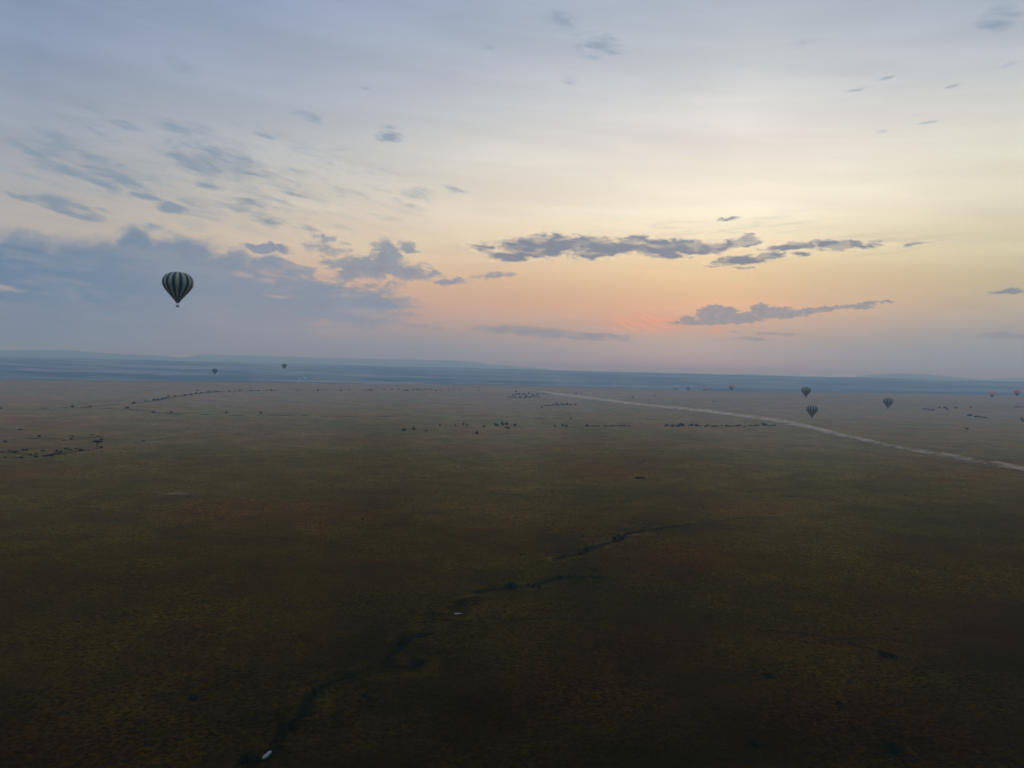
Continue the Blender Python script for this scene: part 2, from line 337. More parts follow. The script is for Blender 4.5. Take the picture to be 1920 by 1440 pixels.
def height(x, y, detail=True, want=False):
    x = np.asarray(x, dtype=np.float64); y = np.asarray(y, dtype=np.float64)
    r = np.hypot(x, y); az = np.degrees(np.arctan2(x, y))
    re = np.interp(az, EA, ER)
    z = 1.8 * fbm(x / 420, y / 420, 2, 3) * smooth(r, 250, 900) * (1 - smooth(r, re * 0.8, re * 0.95))
    # beyond its rim the plain drops to the wide valley, and the valley climbs again to a level escarpment
    drop = smooth(r, re, re + 1500)
    valley = -88 + 14 * fbm(x / 3000, y / 3000, 3, 9)
    rr = r + 1800 * fbm(x / 5200, y / 5200, 4, 14)
    up = smooth(rr, 9800, 19500)
    crest = 110 + 10 * fbm(az / 5.0 + 40, r / 9000, 3, 17)
    valley = valley + (crest + 88) * up * 0.99
    z = z * (1 - drop) + valley * drop
    dc = None
    near = r < 1400
    if near.any():
        dc = np.full(x.shape, 1e3)
        xn = x[near] if x.shape else x; yn = y[near] if y.shape else y
        jx = xn + 9 * fbm(xn / 14, yn / 14, 4, 21, 0.6); jy = yn + 9 * fbm(xn / 14, yn / 14, 4, 25, 0.6)
        best = np.full(xn.shape, 1e3)
        for P in CREEK: best = np.minimum(best, dist_poly(jx, jy, P, 40))
        dc[near] = best
        wid = np.clip(0.3 + 1.8 * (0.5 + 1.4 * fbm(xn / 12, yn / 12, 3, 31)), 0.3, 2.2)
        cut = 1 - smooth(best, wid * 0.55, wid * 1.35)
        dep = 1.3 + 1.2 * fbm(xn / 30, yn / 30, 2, 33)
        zz = -cut * dep + 0.35 * np.exp(-((best - wid * 1.7) / 1.6) ** 2)
        zz -= 0.8 * np.exp(-(best / 16) ** 2)
        if detail:
            rn = r[near]
            zz += (0.42 * fbm(xn / 2.6, yn / 2.6, 3, 41) + 0.5 * fbm(xn / 11, yn / 11, 3, 45)) * (1 - smooth(rn, 500, 1300))
        z[near] += zz
    return (z, dc) if want else z
def ground_pt(px, py):
    d = ray(px, py); z = 0.0
    for _ in range(6):
        t = (z - CAM_H) / d[2]
        z = float(height(np.array([d[0] * t]), np.array([d[1] * t]))[0])
    return Vector((d[0] * t, d[1] * t, z)), t
def at_dist(px, py, dist):
    d = ray(px, py); k = dist / math.hypot(d[0], d[1])
    return Vector((d[0] * k, d[1] * k, CAM_H + d[2] * k))

# ------------------------------------------------------------------ object helpers
def tag(o, label=None, cat=None, group=None, kind=None):
    if label: o['label'] = label
    if cat: o['category'] = cat
    if group: o['group'] = group
    if kind: o['kind'] = kind
    return o
def new_obj(name, me, parent=None):
    o = bpy.data.objects.new(name, me); COL.objects.link(o)
    if parent is not None: o.parent = parent
    return o
def empty(name, loc=(0, 0, 0), rz=0.0):
    o = bpy.data.objects.new(name, None); COL.objects.link(o)
    o.empty_display_size = 1; o.location = loc; o.rotation_euler = (0, 0, rz)
    return o
def mesh_from(name, verts, faces, mats, smooth_=False, mi=None):
    me = bpy.data.meshes.new(name)
    me.from_pydata([tuple(v) for v in verts], [], faces)
    for m in mats: me.materials.append(m)
    if mi is not None: me.polygons.foreach_set('material_index', mi)
    if smooth_: me.polygons.foreach_set('use_smooth', [True] * len(me.polygons))
    me.update(); return me
def copy_tree(o, parent=None):
    c = o.copy(); COL.objects.link(c); c.parent = parent
    for ch in [k for k in bpy.data.objects if k.parent == o]: copy_tree(ch, c)
    return c
class NB:
    def __init__(s, name):
        s.m = bpy.data.materials.new(name); s.m.use_nodes = True; s.n = s.m.node_tree.nodes; s.l = s.m.node_tree.links
        s.b = s.n['Principled BSDF']; s.out = s.n['Material Output']
    def node(s, t, **k):
        n = s.n.new(t)
        for a, b in k.items():
            if a.startswith('i_'): n.inputs[a[2:].replace('_', ' ')].default_value = b
            else: setattr(n, a, b)
        return n
    def noise(s, vec, scale, detail=4, rough=0.55):
        n = s.n.new('ShaderNodeTexNoise'); n.inputs['Scale'].default_value = scale
        n.inputs['Detail'].default_value = detail; n.inputs['Roughness'].default_value = rough
        s.l.new(vec, n.inputs['Vector']); return n.outputs['Fac']
    def mr(s, v, a, b, c=0.0, d=1.0):
        n = s.n.new('ShaderNodeMapRange'); n.interpolation_type = 'SMOOTHSTEP'; s.l.new(v, n.inputs['Value'])
        for k, x in zip(('From Min', 'From Max', 'To Min', 'To Max'), (a, b, c, d)): n.inputs[k].default_value = x
        return n.outputs[0]
    def mix(s, f, a, b, mode='MIX'):
        n = s.n.new('ShaderNodeMix'); n.data_type = 'RGBA'; n.blend_type = mode
        if isinstance(f, (int, float)): n.inputs[0].default_value = f
        else: s.l.new(f, n.inputs[0])
        for i, v in ((6, a), (7, b)):
            if isinstance(v, tuple): n.inputs[i].default_value = v
            else: s.l.new(v, n.inputs[i])
        return n.outputs[2]
    def math(s, op, a, b=0.0):
        n = s.n.new('ShaderNodeMath'); n.operation = op
        for i, v in enumerate((a, b)):
            if isinstance(v, (int, float)): n.inputs[i].default_value = v
            else: s.l.new(v, n.inputs[i])
        return n.outputs[0]
    def attr(s, name):
        n = s.n.new('ShaderNodeAttribute'); n.attribute_name = name; return n.outputs['Fac']
    def pos(s):
        return s.n.new('ShaderNodeNewGeometry').outputs['Position']
def simple(name, col, rough=0.8, var=0.25, scale=3.0, spec=0.2):
    b = NB(name); t = b.n.new('ShaderNodeTexCoord').outputs['Object']
    f = b.mr(b.noise(t, scale, 4), 0.3, 0.7)
    c1 = tuple(c * (1 - var) for c in col) + (1,); c2 = tuple(c * (1 + var) for c in col) + (1,)
    b.l.new(b.mix(f, c1, c2), b.b.inputs['Base Color'])
    b.b.inputs['Roughness'].default_value = rough; b.b.inputs['Specular IOR Level'].default_value = spec
    return b.m

# ------------------------------------------------------------------ ground material
g = NB('savanna_grass')
pos = g.pos()
def gs(sx, sy):
    m = g.n.new('ShaderNodeMapping'); m.inputs['Scale'].default_value = (sx, sy, sx); g.l.new(pos, m.inputs[0]); return m.outputs[0]
n_big = g.noise(gs(0.004, 0.004), 1.0, 5, 0.55)
n_mid = g.noise(gs(0.035, 0.035), 1.0, 5, 0.6)
n_tus = g.noise(gs(0.55, 0.55), 1.0, 5, 0.7)
# grass to straw by camera distance, grazing light and near shade painted into colour
rp_ = g.n.new('ShaderNodeValToRGB'); g.l.new(g.attr('dry_light'), rp_.inputs[0]); cr_ = rp_.color_ramp
DRY_LIGHT = [(0, (.0185, .0100, .0006)), (.33, (.062, .0325, .0030)), (.57, (.124, .072, .020)), (.8, (.212, .143, .070)), (1, (.268, .183, .120))]
while len(cr_.elements) < len(DRY_LIGHT): cr_.elements.new(0.5)
for e_, (p_, c_) in zip(cr_.elements, DRY_LIGHT): e_.position = p_; e_.color = c_ + (1,)
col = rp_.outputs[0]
col = g.mix(g.mr(n_big, 0.38, 0.62), col, g.mix(1.0, col, (0.86, 1.0, 0.92, 1), 'MULTIPLY'))
col = g.mix(g.math('MULTIPLY', g.attr('red'), 0.9), col, g.mix(1.0, col, (1.12, 0.86, 0.98, 1), 'MULTIPLY'))
col = g.mix(g.math('MULTIPLY', g.attr('lush'), g.mr(g.attr('dry_light'), 0.2, 0.8, 0.9, 0.30)), col, g.mix(1.0, col, (0.70, 0.80, 0.60, 1), 'MULTIPLY'))
col = g.mix(g.math('MULTIPLY', g.attr('damp'), 0.95), col, (0.007, 0.008, 0.0025, 1))
col = g.mix(g.attr('bare'), col, (0.42, 0.35, 0.29, 1))
n_pat = g.noise(gs(0.011, 0.011), 1.0, 6, 0.62)
n_clump = g.noise(gs(0.17, 0.17), 1.0, 4, 0.6)
tus = g.mix(g.mr(n_pat, 0.35, 0.65, 0.25, 1.0), (1, 1, 1, 1), g.n.new('ShaderNodeCombineColor').outputs[0])
tcn = [n for n in g.n if n.bl_idname == 'ShaderNodeCombineColor'][-1]
tv = g.math('MULTIPLY', g.mr(n_tus, 0.32, 0.68, 0.22, 1.9), g.mr(n_clump, 0.32, 0.68, 0.76, 1.25))
for i in range(3): g.l.new(tv, tcn.inputs[i])
mm = g.math('MULTIPLY', g.mr(n_mid, 0.3, 0.7, 0.84, 1.16), g.mr(n_pat, 0.32, 0.68, 0.90, 1.11))
cc = g.n.new('ShaderNodeCombineColor')
for i in range(3): g.l.new(mm, cc.inputs[i])
col = g.mix(1.0, col, cc.outputs[0], 'MULTIPLY')
col = g.mix(1.0, col, tus, 'MULTIPLY')
# the valley: woodland, open pale ground, and streaks of mist painted into the colour
v1 = g.noise(gs(0.00028, 0.00075), 1.0, 6, 0.62); v2 = g.noise(gs(0.0010, 0.0026), 1.0, 5, 0.65)
vf = g.math('ADD', g.math('MULTIPLY', v1, 0.6), g.math('MULTIPLY', v2, 0.4))
vcol = g.mix(g.mr(vf, 0.47, 0.58), (0.022, 0.032, 0.034, 1), (0.22, 0.205, 0.18, 1))
vcol = g.mix(g.mr(g.noise(gs(0.0010, 0.0028), 1.0, 4, 0.6), 0.58, 0.68), vcol, (0.36, 0.34, 0.31, 1))
col = g.mix(g.attr('valley'), col, vcol)
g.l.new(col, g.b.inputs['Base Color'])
g.b.inputs['Roughness'].default_value = 1.0
g.b.inputs['Specular IOR Level'].default_value = 0.0
sh = g.math('MULTIPLY', g.math('SUBTRACT', 1.0, g.attr('valley')), g.math('MULTIPLY', g.math('SUBTRACT', 1.0, g.attr('damp')), 0.0))
g.l.new(sh, g.b.inputs['Sheen Weight'])
g.b.inputs['Sheen Roughness'].default_value = 0.45
g.b.inputs['Sheen Tint'].default_value = (0.80, 0.58, 0.36, 1)
bp = g.n.new('ShaderNodeBump'); bp.inputs['Strength'].default_value = 0.9; bp.inputs['Distance'].default_value = 0.5
g.l.new(g.math('ADD', n_tus, g.math('MULTIPLY', g.noise(gs(0.16, 0.16), 1.0, 4, 0.6), 1.5)), bp.inputs['Height'])
g.l.new(bp.outputs[0], g.b.inputs['Normal'])
M_GROUND = g.m

# ------------------------------------------------------------------ ground mesh: one sheet of rings to the horizon
fine = np.arange(-38.0, 38.001, 0.062)
coarse = np.concatenate([np.arange(38.5, 180, 3.0), np.arange(-180, -38.4, 3.0)])
ang = np.concatenate([fine, coarse])
dep = np.arange(34.0, 0.95, -0.047)
rad = CAM_H / np.tan(np.radians(dep))
rad = np.concatenate([[0.5, 15, 40, 70, 100, 130, 150], rad, rad[-1] * (44000 / rad[-1]) ** (np.arange(1, 170) / 169)])
rad = np.concatenate([rad, [52000, 60000]])
A, Rr = np.meshgrid(np.radians(ang), rad)
gx = (Rr * np.sin(A)).ravel(); gy = (Rr * np.cos(A)).ravel()
gz, dc = height(gx, gy, want=True)
gz = np.where(Rr.ravel() > 48000, -400, gz)
nr, na = A.shape
co = np.stack([gx, gy, gz], 1).astype(np.float32)
idx = np.arange(nr * na).reshape(nr, na)
a0 = idx[:-1]; a1 = np.roll(idx, -1, axis=1)[:-1]; b0 = idx[1:]; b1 = np.roll(idx, -1, axis=1)[1:]
quads = np.stack([a0, b0, b1, a1], -1).reshape(-1, 4)
me = bpy.data.meshes.new('ground')
me.vertices.add(len(co)); me.vertices.foreach_set('co', co.ravel())
me.loops.add(quads.size); me.loops.foreach_set('vertex_index', quads.ravel().astype(np.int32))
me.polygons.add(len(quads)); me.polygons.foreach_set('loop_start', np.arange(0, quads.size, 4, dtype=np.int32))
me.polygons.foreach_set('use_smooth', np.ones(len(quads), dtype=bool))
me.update(calc_edges=True)
def put(name, arr):
    at = me.attributes.new(name, 'FLOAT', 'POINT'); at.data.foreach_set('value', np.clip(arr, 0, 1).astype(np.float32))
rg = np.hypot(gx, gy); azg = np.degrees(np.arctan2(gx, gy)); reg = np.interp(azg, EA, ER)
sc_n = np.maximum(rg / 12, 20)
nz = fbm(gx / 60, gy / 60, 5, 50)
lush = gauss_px(gx, gy, GREEN) * 0.8 + 0.45 * nz
dcw = dc + 16 * fbm(gx / 16, gy / 16, 4, 55)
lush = np.maximum(lush, 1.0 * np.exp(-np.clip(dcw / 32, 0, 9) ** 2))
put('lush', lush)
put('red', gauss_px(gx, gy, RED) + 1.2 * fbm(gx / 90, gy / 90, 4, 60) - 0.05)
dwid = np.clip(2.6 + 7 * fbm(gx / 10, gy / 10, 3, 58), 0.3, 2.4)
dwid *= smooth(fbm(gx / 22, gy / 22, 2, 57), -0.32, -0.12)
damp = 0.9 * np.exp(-np.clip(dc / np.maximum(dwid, 0.6), 0, 9) ** 2)
for P in CREEK_LINK: damp = np.maximum(damp, 0.55 * np.exp(-np.clip(dist_poly(gx + 7 * fbm(gx / 12, gy / 12, 4, 21, 0.6), gy + 7 * fbm(gx / 12, gy / 12, 4, 25, 0.6), P, 60) / 1.0, 0, 9) ** 2))
damp = np.maximum(damp, 0.5 * np.exp(-np.clip(dcw / 5.0, 0, 9) ** 2) * smooth(fbm(gx / 7, gy / 7, 3, 59), -0.05, 0.15))
for P in GULLY:
    dg = dist_poly(gx, gy, P, 300); w = np.maximum(rg / 1440 * 0.75, 1.2) * (0.7 + 1.6 * (0.5 + fbm(gx / 60, gy / 60, 3, 70))) * np.clip(rg * 0.012, 4, 60) / 9
    damp = np.maximum(damp, 0.92 * np.exp(-np.clip(dg / w, 0, 9) ** 2))
for P in WHEEL:
    dg = dist_poly(gx, gy, P, 60)
    damp = np.maximum(damp, 0.55 * np.exp(-np.clip(dg / 1.1, 0, 9) ** 2))
put('damp', damp)
bare = gauss_px(gx, gy, PALE) * (0.35 + 1.1 * fbm(gx / 50, gy / 50, 4, 80)) * 0.45
put('bare', bare)
put('dry_light', 0.13 * np.exp(-((dc - 6) / 3.0) ** 2) * smooth(fbm(gx / 15, gy / 15, 3, 88), -0.1, 0.2) + np.clip(np.log(np.maximum(rg, 250) / 250) / math.log(12), 0, 1) + 0.22 * fbm(gx / np.clip(rg, 300, 3000) * 3, gy / np.clip(rg, 300, 3000) * 3, 5, 85))  # rises with camera distance for grazing light; highlights on creek lips painted in
put('valley', smooth(rg, reg * 0.995, reg * 1.03))
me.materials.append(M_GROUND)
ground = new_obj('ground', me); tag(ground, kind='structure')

# ------------------------------------------------------------------ far hills
b = NB('far_hill'); b.l.new(b.mix(b.mr(b.noise(b.pos(), 0.002, 4), 0.4, 0.6), (0.04, 0.06, 0.07, 1), (0.07, 0.09, 0.10, 1)), b.b.inputs['Base Color']); b.b.inputs['Roughness'].default_value = 1
M_HILL = b.m
def hills(profile, dist, depth=5000, seed=1):
    pts = [azel(*p) for p in profile]
    az = np.arange(pts[0][0], pts[-1][0], 0.04)
    e = np.interp(az, [p[0] for p in pts], [p[1] for p in pts])
    e = e + 0.012 * 2 * fbm(az * 3, az * 0 + seed, 4, seed)
    K = 13; vs = []; n = len(az)
    for j in range(K):
        t = j / (K - 1) * 2 - 1
        rr = dist + t * depth / 2
        prof = max(0.0, 1 - t * t) ** 0.8
        zc = CAM_H + np.tan(np.radians(e)) * dist
        z = 40 + (np.maximum(zc, 41) - 40) * prof
        z = z + (0 if abs(t) < .01 else 1) * prof * 20 * fbm(az * 2 + 9, az * 0 + t * 3, 3, seed + 4)
        if abs(t) > 0.99: z = z * 0 + 20
        a = np.radians(az)
        vs.append(np.stack([rr * np.sin(a), rr * np.cos(a), z], 1))
    V = np.concatenate(vs)
    F = [(j * n + i, j * n + i + 1, (j + 1) * n + i + 1, (j + 1) * n + i) for j in range(K - 1) for i in range(n - 1)]
    tag(new_obj('hills', mesh_from('hills', V.tolist(), F, [M_HILL], True)), kind='structure')
hills([(-500,655),(-200,652),(0,657),(60,656),(120,656),(200,662),(300,667),(380,674)], 30500, seed=1)
hills([(300,676),(350,669),(385,664),(450,666),(560,669),(640,672),(760,674),(860,676),(890,679),(915,683),(950,685),(980,688),(1030,692)], 33000, seed=2)
hills([(1340,704),(1400,701),(1440,703),(1500,706),(1600,707),(1640,702),(1690,700),(1740,702),(1790,707),(1840,711),(1900,716)], 32000, seed=3)
hills([(1780,716),(1840,711),(1880,709),(1920,708),(2000,706),(2200,710)], 36000, seed=4)

# ------------------------------------------------------------------ plants
M_LEAF = simple('dark_foliage', (0.013, 0.018, 0.0055), 1.0, 0.5, 1.2, 0.0)
M_LEAF2 = simple('olive_foliage', (0.020, 0.024, 0.008), 1.0, 0.45, 1.2, 0.0)
M_BARK = simple('bark', (0.06, 0.048, 0.038), 0.9, 0.3, 4)
def leaf_cloud(rnd, lobes, n, size):
    """leaf clumps spread through a few lobes (centre, radii) -> verts, faces"""
    V, F = [], []
    tot = sum(l[1][0] * l[1][1] for l in lobes)
    for c, r in lobes:
        k = int(n * r[0] * r[1] / tot)
        for _ in range(k):
            while True:
                p = np.array([rnd.uniform(-1, 1) for _ in range(3)])
                q = np.linalg.norm(p)
                if 0.35 < q < 1: break
            if rnd.random() < 0.6: p = p / q * rnd.uniform(0.78, 1.06)
            p = np.array(c) + p * np.array(r)
            u = np.array([rnd.gauss(0, 1) for _ in range(3)]); u /= np.linalg.norm(u)
            w = np.array([rnd.gauss(0, 1) for _ in range(3)]); w -= u * (w @ u); w /= np.linalg.norm(w)
            s = size * rnd.uniform(0.6, 1.3)
            i = len(V)
            V += [p + u * s, p + w * s * 0.6, p - u * s * 0.9, p - w * s * 0.7]
            F.append((i, i + 1, i + 2, i + 3))
    return V, F
def limb(V, F, a, b, ra, rb, k=7):
    a = Vector(a); b = Vector(b); d = (b - a).normalized()
    u = d.orthogonal().normalized(); v = d.cross(u); i = len(V)
    for p, r in ((a, ra), ((a + b) / 2 + u * ra * 0.3, (ra + rb) / 2), (b, rb)):
        for j in range(k):
            t = 2 * math.pi * j / k; V.append(p + (u * math.cos(t) + v * math.sin(t)) * r)
    for s in range(2):
        for j in range(k):
            F.append((i + s * k + j, i + s * k + (j + 1) % k, i + (s + 1) * k + (j + 1) % k, i + (s + 1) * k + j))
    F.append(tuple(i + 2 * k + j for j in range(k)))
def make_acacia(seed):                      # unit: 1 wide, about 0.75 high
    rnd = random.Random(seed); root = empty('acacia_tree')
    V, F = [], []
    limb(V, F, (0, 0, -0.02), (0.02, 0, 0.30), 0.035, 0.026)
    tips = [(-0.33, 0.05, 0.56), (0.30, -0.08, 0.57), (0.05, 0.28, 0.6), (-0.08, -0.27, 0.58), (0.12, 0.02, 0.62), (-0.2, 0.2, 0.57)]
    for t in tips:
        m = (0.02 + (t[0]) * 0.35, t[1] * 0.35, 0.42); limb(V, F, (0.02, 0, 0.29), m, 0.018, 0.013, 5); limb(V, F, m, t, 0.013, 0.006, 5)
    new_obj('trunk', mesh_from('trunk', V, F, [M_BARK], True), root)
    lobes = [((0, 0, 0.66), (0.30, 0.3, 0.07)), ((-0.3, 0.05, 0.61), (0.2, 0.2, 0.055)), ((0.3, -0.05, 0.62), (0.2, 0.18, 0.05)), ((0.1, 0.27, 0.64), (0.2, 0.18, 0.05)), ((-0.1, -0.27, 0.63), (0.22, 0.17, 0.055)), ((0.38, 0.1, 0.6), (0.11, 0.12, 0.03))]
    V, F = leaf_cloud(rnd, lobes, 900, 0.032)
    new_obj('crown', mesh_from('crown', V, F, [M_LEAF]), root)
    return root
def make_tree(seed, tall=1.0, mat=None):    # bushy, crown close to the ground, unit wide
    rnd = random.Random(seed); root = empty('bushy_tree')
    V, F = [], []
    limb(V, F, (0, 0, -0.03), (0.01, 0, 0.25 * tall), 0.04, 0.03)
    for k in range(5):
        a = k * 1.3 + seed; limb(V, F, (0.01, 0, 0.22 * tall), (0.25 * math.cos(a), 0.25 * math.sin(a), 0.45 * tall), 0.02, 0.008, 5)
    new_obj('trunk', mesh_from('trunk', V, F, [M_BARK], True), root)
    lobes = [((0, 0, 0.42 * tall), (0.36, 0.36, 0.34 * tall))]
    for k in range(6):
        a = k * 1.05 + seed * 0.7; rr = rnd.uniform(0.2, 0.33)
        lobes.append(((rr * math.cos(a), rr * math.sin(a), rnd.uniform(0.22, 0.6) * tall), (rnd.uniform(.14, .24), rnd.uniform(.14, .24), rnd.uniform(.12, .22) * tall)))
    V, F = leaf_cloud(rnd, lobes, 800, 0.04)
    new_obj('crown', mesh_from('crown', V, F, [mat or M_LEAF]), root)
    return root
def make_shrub(seed, mat=None):
    rnd = random.Random(seed); lobes = [((0, 0, 0.16), (0.3, 0.3, 0.17))]
    for k in range(4):
        a = k * 1.7 + seed; lobes.append(((0.3 * math.cos(a), 0.3 * math.sin(a), rnd.uniform(.08, .16)), (.18, .16, rnd.uniform(.08, .16))))
    V, F = leaf_cloud(rnd, lobes, 300, 0.05)
    return new_obj('shrub', mesh_from('shrub', V, F, [mat or M_LEAF]))
PROTO = {'acacia': [make_acacia(3)], 'tree': [make_tree(1), make_tree(2, 0.8), make_tree(5, 1.15)], 'shrub': [make_shrub(1), make_shrub(7, M_LEAF2), make_shrub(9)]}
NATIVE_H = {'acacia': 0.74, 'tree': 0.85, 'shrub': 0.33}
PX = {}; used = set(); prnd = random.Random(11)
def plant(kind, px, py, w, h, label, group=None, cat=None):
    """px, py: foot of the plant; w, h: its width and height as seen, turned into metres at its distance"""
    p, t = ground_pt(px, py)
    m = t / 1440 / 1.05
    v = prnd.randrange(len(PROTO[kind])); pr = PROTO[kind][v]
    if (kind, v) in used: o = copy_tree(pr)
    else: o = pr; used.add((kind, v))
    o.location = p - Vector((0, 0, 0.1 + t * 0.0001)); o.rotation_euler = (0, 0, prnd.uniform(0, 6.28))
    o.scale = (w * m, w * m, h * m / NATIVE_H[kind])
    tag(o, label, cat or ('shrub' if kind == 'shrub' else 'tree'), group); PX[o] = px
    return o
plant('acacia', 182, 841, 19, 14.5, 'flat-topped umbrella acacia standing alone at the left above the pale scrub patch')
plant('acacia', 951, 812, 12.5, 12.5, 'flat-topped acacia with a visible trunk in front of the wide dark thicket mid plain')
plant('acacia', 1812.5, 812, 7, 9.5, 'small lone flat-topped acacia on the far right plain beyond the dust trail')
G = 'dark bushy trees in a row across the middle of the plain'
for a in [(757,808.5,10,6.5,'leftmost bushy tree of the row across the middle of the plain'),
          (776,806.5,8,6.5,'second bushy tree from the left in the row across the plain, round and dark'),
          (825,800,5,6.5,'narrow upright tree in the row, left of the close pair'),
          (854,799,4.5,4,'smallest tree of the row, just left of the close pair'),
          (869,798,5,7,'taller left tree of the close pair in the row across the plain'),
          (876,799,5.5,5.5,'lower right tree of the close pair in the row across the plain'),
          (907,801,7,5.5,'round tree of the row between the close pair and the wide thicket'),
          (894,814.5,8,7,'dark bushy tree standing nearer than the row, left of the flat-topped acacia'),
          (931,799,11,6.5,'left tree of the wide thicket behind the flat-topped acacia'),
          (942,797.5,9,8,'tall middle tree of the wide thicket behind the flat-topped acacia'),
          (950,797.5,9,7.5,'right tree of the wide thicket behind the flat-topped acacia'),
          (965,799,7,6.5,'round tree just right of the wide thicket in the middle of the plain'),
          (1040,800,5.5,5,'small tree at the left end of the short group right of the thicket'),
          (1055,799.5,6,6,'left tree of the touching pair in the short group right of the thicket'),
          (1062,800,7,4.5,'right tree of the touching pair in the short group right of the thicket'),
          (1101,800,8,6.5,'round tree at the left head of the short low hedge right of centre')]:
    plant('tree', *a[:4], a[4], G)
plant('shrub', 799, 808.5, 7, 3, 'low flat shrub right of the two leftmost trees of the row')
G = 'low shrubs of the short hedge right of centre'
x = 1109.0
while x < 1182:
    w = prnd.uniform(4, 7); plant('shrub', x, 799.2 + prnd.uniform(-.5, .3), w, prnd.uniform(1.6, 3.4) if x > 1125 else 1.8, 'low shrub in the short hedge that runs right from the round tree', G); x += w * prnd.choice([0.5, 0.7, 0.9, 1.5])
G = 'bushes of the long hedge beside the dust trail'
for x, h, w in [(1251,6,9),(1257,4,6),(1262,3.5,6),(1268,4,6),(1273,6.5,8),(1279,6.5,8),(1284,6,7),(1290,4,6),(1296,5.5,7),(1303,4.5,6),(1309,4,6),(1315,3.5,6),(1324,3,6),(1330,4,7),(1337,3.5,7),(1345,3.5,7),(1353,2.5,6),(1360,3,6),(1368,3.5,7),
                (1376,3,6),(1382,3.5,7),(1390,3,7),(1398,2.5,6),(1404,3,6),(1411,3,6),(1418,4,6),(1424,3.5,6),(1429,6,7),(1435,4,7),(1442,3.5,6),(1450,3,8)]:
    w *= prnd.uniform(0.8, 1.7); h *= prnd.uniform(0.75, 1.15) * (0.8 if h < 4.4 else 1)
    plant('tree' if h > 4.4 else 'shrub', x + prnd.uniform(-3, 3), 799.5 + prnd.uniform(-1.2, .9) - (x - 1250) * 0.003, w, h,
          'tall dark bush in the long hedge left of the dust trail' if h > 4.4 else 'low dark bush in the long hedge left of the dust trail', G if h <= 4.4 else 'taller bushes of the long hedge beside the dust trail')
G = 'bushes along the far left watercourse'
for x, y, w, h in [(1,767,6,4),(136,764,7,4.5),(169,763,5,3),(251,756.5,6,4),(273,751.5,4,3),(289,751,6,4),(296,750,6,4),(304,748.5,5,3),(315,746,4,6),(310,747.5,6,3),(328,744,5,4),(346,741,5,2.4),(358,740,7,2.6),(368,738.5,8,3),(378,737,7,2.4),
                   (392,736,9,3.5),(402,735,4,3.5),(407,735,5,3),(430,734,6,2),(450,733,5,2.8),(470,732.8,6,1.6),(485,732.5,7,1.6),(508,732,5,2.6),(500,732.2,6,1.5)]:
    plant('shrub' if h < 3.5 else 'tree', x, y, w, h, 'small dark bush along the faint watercourse on the far left plain' if h < 3.5 else 'small tree along the faint watercourse on the far left plain', G if h < 3.5 else 'trees along the far left watercourse')
plant('shrub', 239, 765.5, 9, 3, 'wide low bush between the two branches of the far left watercourse')
plant('shrub', 288, 774, 7, 3.8, 'bush on the lower branch of the watercourse, left of a smaller round one')
plant('tree', 321, 775.5, 4, 4.5, 'small round tree on the lower branch of the far left watercourse')
plant('shrub', 424, 775, 5, 3, 'left one of two lone bushes just above the thin dark gully line')
plant('shrub', 489, 775.5, 5.5, 3, 'right one of two lone bushes just above the thin dark gully line')
plant('shrub', 370, 732.5, 6, 2, 'tiny bush above the bend of the far left watercourse')
plant('tree', 596, 734, 3.5, 5, 'left one of two upright little trees on the far plain left of centre')
plant('tree', 639, 733.5, 3.5, 4.5, 'right one of two upright little trees on the far plain left of centre')
G = 'distant shrubs in the line left of centre near the rim of the plain'
for x, y, w, h in [(655,731.5,5,1.5),(695,731,5,2),(720,731,6,1.6),(735,730.5,7,1.6),(747,730.5,4,2.6),(759,732.5,5,2.2),(764,732.5,6,2.4),(775,731.5,6,2.2),(783,731,6,3),(790,731.5,7,2),(798,731,6,2.4),(806,731,6,2),(818,733,6,2.4),(826,731.5,6,1.6),(850,731.5,8,1.3),(862,731.5,8,1.3),(899,732.5,4,2)]:
    plant('shrub', x, y, w, h, 'tiny distant shrub in the line near the rim of the plain, left of centre', G)
plant('shrub', 810, 729.8, 4, 2, 'tiny tree standing above the line of distant shrubs left of centre')
plant('tree', 841, 733, 2.6, 4, 'tiny upright tree at the right end of the distant line left of centre')
G = 'bushes of the far clump near the pale bare ground'
for x, y, w, h in [(961,742,4,4),(967,740,6,3),(973,740,6,4),(979,740.5,4,3),(982.5,740,4,4),(986.5,744,5,4.5),(991.6,738.5,5,3.5),(998.5,741.5,6,3.5),(1002,744.5,4,4.5),(1007.7,739.8,6,2.4),(955,745,9,1.6),(965,745.3,9,2.6),(975,745.6,9,3),(984,745.6,9,2.6),(994,745.3,9,2.4),(1009,744.5,9,2)]:
    plant('shrub', x, y, w, h, 'dark bush in the far clump below the pale bare ground', G)
plant('tree', 968, 735, 4.5, 3.5, 'lone tree just above the far clump of bushes, on the pale ground')
plant('shrub', 1080, 738.2, 4, 2.6, 'tiny lone tree right of the far clump, beside the pale road')
plant('shrub', 1033, 733.5, 3, 1.8, 'tiniest lone bush above the line right of the far clump')
G = 'bushes of the second far clump'
for x, y, w, h in [(1023,761,8,2),(1030,760.5,8,2.4),(1038,760,8,2.6),(1047,760,8,2.4),(1056,759.5,7,3),(1063,759,7,4),(1070,760,7,2)]:
    plant('shrub', x, y, w, h, 'low grey-green bush in the second clump, between the far clump and the row of trees', G)
plant('tree', 1016, 764.5, 5, 3.5, 'small tree at the left foot of the second clump')
plant('tree', 1043.5, 757.5, 7, 3, 'wide dark tree on top of the second clump')
plant('tree', 1052, 757.5, 5, 4, 'round dark tree on top of the second clump, right of the wide one')
plant('tree', 1079, 760, 4.5, 4, 'small tree at the right end of the second clump')
plant('shrub', 1070, 785, 5, 2, 'small bush at the right end of the thin dark line above the row of trees')
plant('shrub', 1065.5, 775.5, 4, 1.6, 'tiny bush between the second clump and the thin dark line')
